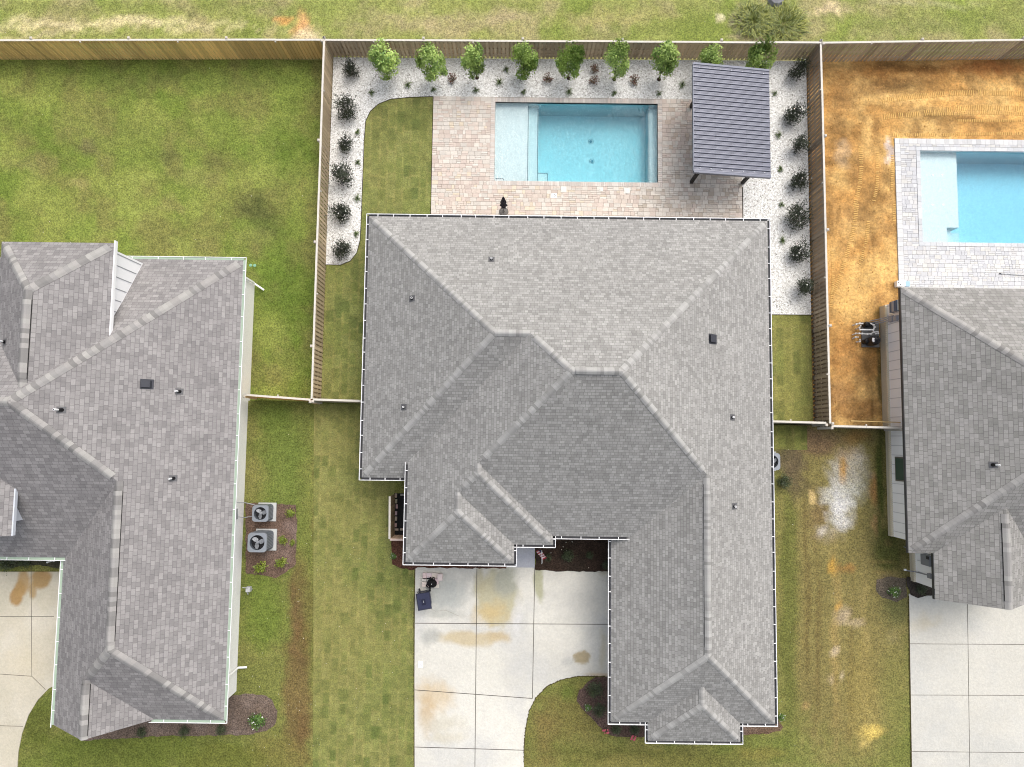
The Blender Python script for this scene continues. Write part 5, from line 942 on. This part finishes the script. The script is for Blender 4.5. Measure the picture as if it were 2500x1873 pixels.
def make_tree(seed, r0=.62, h=2.9):
    root = empty('young_tree', (0, 0, 0)); r = random.Random(seed); t_ = MB(); top = Vector((r.uniform(-.05, .05), r.uniform(-.05, .05), h*.75)); t_.tube((0, 0, -.02), (0, 0, .55), .032, .026, 8)
    for k_ in range(4):
        a = k_*1.6+r.uniform(-.4, .4); e_ = Vector((math.cos(a)*r0*.6, math.sin(a)*r0*.6, h*r.uniform(.5, .8))); mid = Vector((math.cos(a)*.12, math.sin(a)*.12, 1.0)); t_.tube((0, 0, .5), mid, .02, .015, 6); t_.tube(mid, e_, .014, .005, 6)
    t_.build('trunk', BARK, root)
    t_ = MB(); leafball(t_, 2700, (0, 0, h*.57), (r0*1.05, r0*.92, h*.4), .052, 15, seed, up=.6, shape=1.3, spread=.95, cl=.2)
    for kk_ in range(3):
        a_ = r.uniform(0, 6.28); leafball(t_, 260, (math.cos(a_)*r0*.7, math.sin(a_)*r0*.7, h*r.uniform(.35, .85)), (r0*.45, r0*.4, r0*.5), .058, 5, seed+kk_+5, up=.6, shape=1.3); t_.build('crown', LEAF_T, root, colors=True)
    t_ = MB(); t_.lathe((0, 0, 0), [(.1, 0), (.08, .03)], 8); t_.build('root_mulch', mat('root_mulch', (70, 56, 44), .9), root); return root
def copy_tree(o, parent=None):
    c_ = o.copy(); C.objects.link(c_); c_.parent = parent
    for ch in list(o.children): copy_tree(ch, c_)
    return c_
T2 = lambda x, y: (600+x/3.1557, y/3.1557); T3 = lambda x, y: (1200+x/3.1557, y/3.1557); T7 = lambda x, y: (800+x/3.1557, 500+y/3.1557)
protos = [make_tree(41), make_tree(52, .66, 3.0), make_tree(63, .55, 2.9), make_tree(74, .6, 2.6)]; used = [0]*4
def place(protos, used, i, loc, rz, s, label, cat, group):
    j = i % len(protos); o = protos[j] if not used[j] else copy_tree(protos[j]); used[j] = 1
    o.location = loc; o.rotation_euler = (0, 0, rz); o.scale = (s, s, s) if not isinstance(s, tuple) else s; tag(o, label, cat, group); return o
ordn = ['first', 'second', 'third', 'fourth', 'fifth', 'sixth', 'seventh', 'eighth', 'ninth', 'tenth']
tp_ = [T2(1098, 600), T2(1455, 597), T2(1782, 600), T3(245, 600), T3(593, 603), T3(944, 612), T3(1290, 612), T3(1640, 605), T3(1985, 615)]
for i, (x, y) in enumerate(tp_):
    P = W(x, y, 0); tail = ' behind the pavilion roof' if i == 7 else (' at the pavilion corner' if i == 8 else '')
    tr_ = place(protos, used, i, (P.x, P.y, 0), i*2.1, (1.1+.09*math.sin(i*3.3), 1.1+.09*math.cos(i*2.1), 1.1+.08*math.sin(i*5.1)), 'bright green young tree by the back fence, %s from the left%s' % (ordn[i], tail), 'tree', 'young trees along the back fence'); tr_.rotation_euler = (.05*math.sin(i*4.1), .06*math.cos(i*2.7), i*2.1)
def make_shrub(seed, name='dark_shrub', r0=.5, h=.75, n=1150, lm=LEAF_S, flowers=16, size=.045, petal=PETAL_W, spikes=True, up=.4):
    root = empty(name, (0, 0, 0)); r = random.Random(seed); t_ = MB()
    for k_ in range(7):
        a = k_*.9+r.uniform(-.3, .3); t_.tube((0, 0, -.02), (math.cos(a)*r0*.6, math.sin(a)*r0*.6, h*r.uniform(.7, 1.1)), .014, .004, 5)
    t_.build('stem', BARK, root); t_ = MB(); leafball(t_, n, (0, 0, h*.6), (r0*.9, r0*.9, h*.62), size, 15, seed, up=up, shape=.9, jit=.8)
    if spikes:
        for k_ in range(34):
            a = r.uniform(0, 6.28); el = r.uniform(.5, 1.45); d = Vector((math.cos(a)*math.cos(el), math.sin(a)*math.cos(el), math.sin(el))); L_ = r.uniform(.35, .62)*r0*2.
            for m__ in range(9):
                c_ = Vector((0, 0, h*.45))+d*(L_*(m__+3)/12*1.5); uu = d*size*.9; ww = Vector((r.uniform(-1, 1), r.uniform(-1, 1), r.uniform(-.3, .3))).normalized()*size*.8; t = r.uniform(.3, 1)
                t_.poly([c_-uu*.3, c_+ww-uu*.2, c_+uu+ww*1.2, c_+uu*.5], 0, (t, t, t, 1))
    t_.build('foliage', lm, root, colors=True)
    if flowers:
        t_ = MB()
        for k_ in range(flowers):
            a = r.uniform(0, 6.28); el = r.uniform(-.1, 1.5); q__ = r.uniform(.7, 1.02); c_ = Vector((math.cos(a)*math.cos(el)*r0*q__, math.sin(a)*math.cos(el)*r0*q__, h*.6+math.sin(el)*h*.62*q__)); s = r.uniform(.015, .035)
            t_.lathe(tuple(c_), [(s*.6, 0), (s, .01), (s*.4, .015)], 6)
        t_.build('blossom', petal, root)
    return root
sp_ = [make_shrub(11), make_shrub(12, r0=.52, h=.8, flowers=5), make_shrub(13, r0=.47, h=.7, flowers=24), make_shrub(14, r0=.5, h=.9, flowers=8)]; us = [0]*4
left_s = [(857, 172), (845.6, 266), (845.6, 350), (839, 430), (831, 518), (834, 608)]; right_s = [(1947, 174), (1942.6, 279), (1953, 354), (1952, 441), (1945, 531), (1951, 614), (1962, 700)]
for i, (x, y) in enumerate(left_s):
    P = W(x, y, .5); big = i == 0
    place(sp_, us, i, (P.x, P.y, 0), i*1.3, (1., 1., 1.45) if big else 1.2+.14*math.sin(i*2.3), 'dark shrub with white specks by the left fence, %s from the back corner' % ordn[i] if not big else 'tall dark shrub in the back left corner of the gravel', 'shrub', 'dark shrubs along the side fences')
for i, (x, y) in enumerate(right_s):
    P = W(x, y, .5); big = i == 0
    place(sp_, us, i+1, (P.x, P.y, 0), i*1.9+.5, (1., 1., 1.5) if big else 1.2+.15*math.sin(i*1.7+1), 'dark shrub by the right fence, %s from the back corner' % ordn[i] if not big else 'tall dark shrub in the back right corner of the gravel', 'shrub', 'dark shrubs along the side fences')
def make_tuft(seed, n=34, L_=.26, lm=LEAF_G, name='grass_tuft', wd=.012):
    r = random.Random(seed); t_ = MB()
    for k_ in range(n):
        a = r.uniform(0, 6.28); el = r.uniform(.25, 1.2); l_ = L_*r.uniform(.6, 1.1); d = Vector((math.cos(a), math.sin(a), 0)); s = Vector((-d.y, d.x, 0))*wd; m1 = d*l_*.5*math.cos(el)+Vector((0, 0, l_*.6*math.sin(el)+.03)); m2 = d*l_+Vector((0, 0, l_*.35*math.sin(el))); t = r.random()
        t_.poly([-s, s, m1+s, m1-s], 0, (t, t, t, 1)); t_.poly([m1-s, m1+s, m2+s*.15, m2-s*.15], 0, (t*.8+.2,)*3+(1,))
    return t_.build(name, lm, colors=True)
tuf = [make_tuft(1), make_tuft(2, 26, .3), make_tuft(3, 40, .22)]; ut = [0]*3
tpos = [(T2(965, 718), 'in the back left gravel before the curved edge'), (T2(1248, 655), 'in front of the second tree gap'), (T2(1447, 690), 'in front of the second tree'), (T2(1775, 695), 'in front of the third tree'), (T2(1955, 635), 'between the third and fourth trees'), (T2(2140, 710), 'in front of the fourth tree'), (T2(2005, 540), 'close behind the fourth tree gap'),
    (T3(595, 710), 'in front of the fifth tree'), (T3(945, 718), 'in front of the sixth tree'), (T3(1292, 718), 'in front of the seventh tree'), (T3(1470, 655), 'just left of the pavilion'), (T2(862, 1018), 'beside the second left shrub'), (T2(862, 1255), 'beside the third left shrub'), (T2(858, 1530), 'beside the fourth left shrub'), (T7(220, 225), 'at the lower end of the left gravel'),
    (T4(290, 718), 'right of the pavilion roof'), (T4(320, 1040), 'right of the pavilion beside the third right shrub'), (T4(332, 1305), 'right of the pavilion beside the fourth right shrub'), (T4(340, 1580), 'beside the fifth right shrub'), (T6(345, 278), 'beside the sixth right shrub')]
for i, ((x, y), lb_) in enumerate(tpos):
    P = W(x, y, .05); place(tuf, ut, i, (P.x, P.y, 0), i*1.1, .95+.1*math.sin(i*2.), 'small green spiky tuft in the gravel '+lb_, 'grass tuft', 'spiky tufts in the white gravel')
wl = [make_shrub(31, 'wilted_rose', .3, .35, 170, LEAF_R, 14, .05, mat('dry_bloom', (120, 76, 70), .8), False)]; uw = [0]
for i, ((x, y), lb_) in enumerate(((T2(1595, 605), 'between second and third trees'), (T3(435, 600), 'between fourth and fifth trees'), (T3(790, 530), 'behind another between fifth and sixth trees'), (T3(790, 625), 'nearest the pool between fifth and sixth trees'), (T3(1105, 615), 'between sixth and seventh trees'))):
    P = W(x, y, .2); place(wl, uw, 0, (P.x, P.y, 0), i*1.7, 1, 'sparse reddish brown plant in the gravel '+lb_, 'plant', 'sparse reddish plants')
# lime bushes near the condensers, other front shrubs
ZA = lambda x, y: (580+x/6.906, 1200+y/6.906)
lm_ = [make_shrub(51, 'lime_bush', .3, .4, 420, LEAF_Y, 0, .035, PETAL_W, False, .9)]; ul_ = [0]
for (x, y), s, lb_ in ((ZA(885, 370), 1., 'beside the shorter condenser at the bed edge'), (ZA(770, 820), .95, 'right of the taller condenser'), (ZA(915, 865), .65, 'smallest, at the outer edge of the condenser bed'), (ZA(735, 1190), 1.15, 'below the taller condenser at the bed edge'), (ZA(390, 1270), 1.3, 'nearest the wall below the condensers')):
    P = W(x, y, .2); place(lm_, ul_, 0, (P.x, P.y, 0), x, s, 'lime green bush '+lb_, 'bush', 'lime bushes in the condenser bed')
grn = [make_shrub(61, 'green_bush', .42, .5, 800, leafmat('mid_leaves', (46, 84, 30), (112, 150, 56)), 14, .04, PETAL_W, False, .9)]; ug = [0]
olv = [make_shrub(71, 'garden_shrub', .5, .5, 900, leafmat('olive_leaves', (50, 60, 38), (98, 112, 74)), 0, .04, PETAL_W, True, .8)]; uo = [0]
for (x, y), s, lb_, pr, us_ in (((629, 1756), 1.08, 'bright green bush in the grey mulch at the left house corner', grn, ug), ((2182, 1443), .8, 'lone green bush in the lawn left of the right driveway', grn, ug), ((1909, 1752), .5, 'small green bush at the right front gutter corner', grn, ug), ((1436, 1728), .5, 'small light green bush in the bed beside the driveway curve', grn, ug), ((960, 1358), .45, 'small green bush at the left corner of the middle house', grn, ug),
    ((1452, 1682), .95, 'upper olive shrub in the bed by the driveway curve', olv, uo), ((1462, 1733), .8, 'lower olive shrub in the bed by the driveway curve', olv, uo), ((1386, 1356), .7, 'dark olive shrub in the middle of the entry bed', olv, uo), ((1338, 1362), .45, 'small shrub beside the flag in the entry bed', olv, uo), ((1440, 1356), .45, 'small shrub at the right of the entry bed', olv, uo), ((1505, 1782), .6, 'grey green shrub below the front gutter, left one', olv, uo), ((1550, 1782), .6, 'grey green shrub below the front gutter, right one', olv, uo), ((1480, 1380), .5, 'shrub under the right edge of the entry bed', olv, uo),
    ((20, 1372), 1.0, 'dark green shrub under the left eave, far left', olv, uo), ((60, 1372), .7, 'dark green shrub under the left eave, right one', olv, uo), ((2250, 1440), .6, 'dark shrub beside the right driveway', olv, uo), ((345, 1788), .6, 'shrub below the left front gutter, left one', olv, uo), ((450, 1786), .6, 'shrub below the left front gutter, middle one', olv, uo), ((540, 1782), .6, 'shrub below the left front gutter, right one', olv, uo), ((1915, 1175), .8, 'low shrub beside the half hidden condenser', olv, uo)):
    P = W(x, y, .2); place(pr, us_, 0, (P.x, P.y, 0), x*.7, s, lb_, 'bush', None)
for (x, y), lb_ in (((1479, 1786), 'pink flower cluster at the left end of the front gutter bed'), ((1545.8, 1802), 'pink flower cluster at the lawn edge of the front bed')):
    P = W(x, y, .15); t_ = MB(); r = random.Random(x)
    for k_ in range(12): s = r.uniform(.03, .055); t_.lathe((P.x+r.uniform(-.14, .14), P.y+r.uniform(-.1, .1), r.uniform(.05, .25)), [(s*.6, 0), (s, .02), (s*.3, .03)], 7)
    leafball(t_, 40, (P.x, P.y, .08), (.18, .14, .1), .04, 5, 5, 1); tag(t_.build('flower_cluster', [PETAL_P, LEAF_G], colors=True), lb_, 'flowers')
for (x, y) in ((126, 1369),):
    P = W(x, y, .2); t_ = MB(); r = random.Random(3)
    for k_ in range(14): s = r.uniform(.03, .06); t_.lathe((P.x+r.uniform(-.22, .22), P.y+r.uniform(-.08, .08), r.uniform(.1, .25)), [(s*.6, 0), (s, .02), (s*.3, .03)], 7)
    tag(t_.build('flower_cluster', PETAL_W), 'white flower cluster under the left eave corner', 'flowers')
# wild grass clumps in the field
for i, (x, y, s, lb_) in enumerate(((1843, 45, .95, 'wild tall grass clump beyond the fence, left green half'), (1915, 52, 1.2, 'wild tall yellow grass clump beyond the fence, right half'))):
    P = W(x, y, ZB+.3); t_ = MB(); r = random.Random(90+i)
    for k_ in range(900):
        a = r.uniform(0, 6.28); q__ = r.uniform(0, 1)**.6*s; c_ = Vector((P.x+math.cos(a)*q__, P.y+math.sin(a)*q__*.85, ZB)); el = r.uniform(.3, 1.3); l_ = r.uniform(.25, .55); a2 = a+r.uniform(-1, 1); d = Vector((math.cos(a2)*math.cos(el), math.sin(a2)*math.cos(el), math.sin(el)))*l_; sd = Vector((-math.sin(a2), math.cos(a2), 0))*.014; t = r.random()*(.6 if q__ < s*.4 else 1)
        t_.poly([c_-sd, c_+sd, c_+d*.6+sd, c_+d*.6-sd], 0, (t,)*3+(1,)); t2_ = c_+d+Vector((d.x*.4, d.y*.4, -.1)); t_.poly([c_+d*.6-sd, c_+d*.6+sd, t2_+sd*.2, t2_-sd*.2], 0, (t,)*3+(1,))
    tag(t_.build('wild_grass', LEAF_W, colors=True), lb_, 'grass clump')
# lost white stones / litter specks on lawns
ls = MB()
for i in range(160):
    x, y = rng.uniform(615, 1280), rng.uniform(1250, 1873)
    if 1010 < x: continue
    P = W(x, y, 0); s = rng.uniform(.01, .025); ls.box((P.x, P.y, .012), (s, s*1.3, s), rng.uniform(0, 3), taper=.5)
for i in range(420):
    x, y = rng.uniform(-30, 30), rng.uniform(-20, 27)
    if -12.6 < x < -9.9 and y < 1.5 or (x < -9.9 and 8.8 < y < 19.6) or 12.7 < x < 18 and y < .5 or y > 20.8: s = rng.uniform(.012, .035); ls.box((x, y, ZB+.01 if y > 1.8 else .0), (s, s*1.4, s*.6), rng.uniform(0, 3), taper=.5)
for (x, y) in ((1383, 1345), (1345, 1350), (1382, 1324), (1397, 1323), (1375, 1335), (1437, 1386), (1371, 1342)): P = W(x, y, .05); ls.box((P.x, P.y, .06), (.05, .04, .03), x, taper=.5)
tag(ls.build('stray_stones', mat('stray_stone', (226, 222, 206), .8)), 'pale stray stones scattered over the side lawns', kind='stuff')

for (x, y), lb_ in (((612, 648), 'left one of two small teal valve discs by the corner of the left house'), ((622, 648.5), 'right one of two small teal valve discs by the corner of the left house')):
    P = W(x, y, ZB); t_ = MB(); t_.lathe((P.x, P.y, ZB+.005), [(.08, 0), (.075, .02), (.03, .025)], 14); tag(t_.build('valve_cover', mat('teal_plastic', (140, 190, 160), .5)), lb_, 'valve cover')

# ragged soil and grass line creeping over the concrete edges
def ragged(name, pts, z, label, seed):
    r = random.Random(seed); mb = MB()
    for a, b in zip(pts, pts[1:]):
        A, B = W(*a, z), W(*b, z); d = (B-A); n = max(1, int(d.length/.07)); dn = d.normalized(); nn_ = Vector((-dn.y, dn.x, 0))
        for i in range(n):
            p0 = A.lerp(B, i/n); p1 = A.lerp(B, (i+1)/n); w0 = r.uniform(.008, .045); mb.poly([p0-nn_*w0, p1-nn_*w0, p1+nn_*.015, p0+nn_*.015])
    return tag(mb.build(name, mat('edge_soil', (84, 76, 48), .95, noise=.3, nscale=9)), label, kind='stuff')
ragged('edge_soil', [(1013.5, 1390), (1011, 1520), (1011.5, 1873)], .036, 'dark soil line along the left edge of the middle driveway', 5)
cv = [(1478, 1651.5), (1413, 1651.5), (1370, 1660), (1336, 1676), (1309, 1703), (1292, 1736), (1283, 1780), (1279.5, 1831), (1279.5, 1873)]
ragged('edge_soil', cv, .036, 'dark soil line along the curved edge of the middle driveway', 6)
ragged('edge_soil', [(2219, 1455), (2226, 1873)], .034, 'dark soil line along the edge of the right driveway', 7)

ck2 = MB(); r = random.Random(12)
for pts in ([(1418, 1397), (1440, 1392), (1466, 1398), (1484, 1396), (1497, 1403), (1500, 1412), (1488, 1420), (1470, 1418)], [(1040, 1480), (1062, 1492), (1088, 1490), (1120, 1504)]):
    for a, b in zip(pts, pts[1:]):
        for i in range(5):
            p0 = W(a[0]+(b[0]-a[0])*i/5+r.uniform(-.8, .8), a[1]+(b[1]-a[1])*i/5+r.uniform(-.8, .8), .0345); p1 = W(a[0]+(b[0]-a[0])*(i+1)/5, a[1]+(b[1]-a[1])*(i+1)/5, .0345); d = (p1-p0).normalized(); n3 = Vector((-d.y, d.x, 0))*.006; ck2.poly([p0-n3, p1-n3, p1+n3, p0+n3])
tag(ck2.build('driveway_cracks', mat('crack_line', (164, 160, 148), .95)), 'hairline cracks in the middle driveway', kind='stuff')
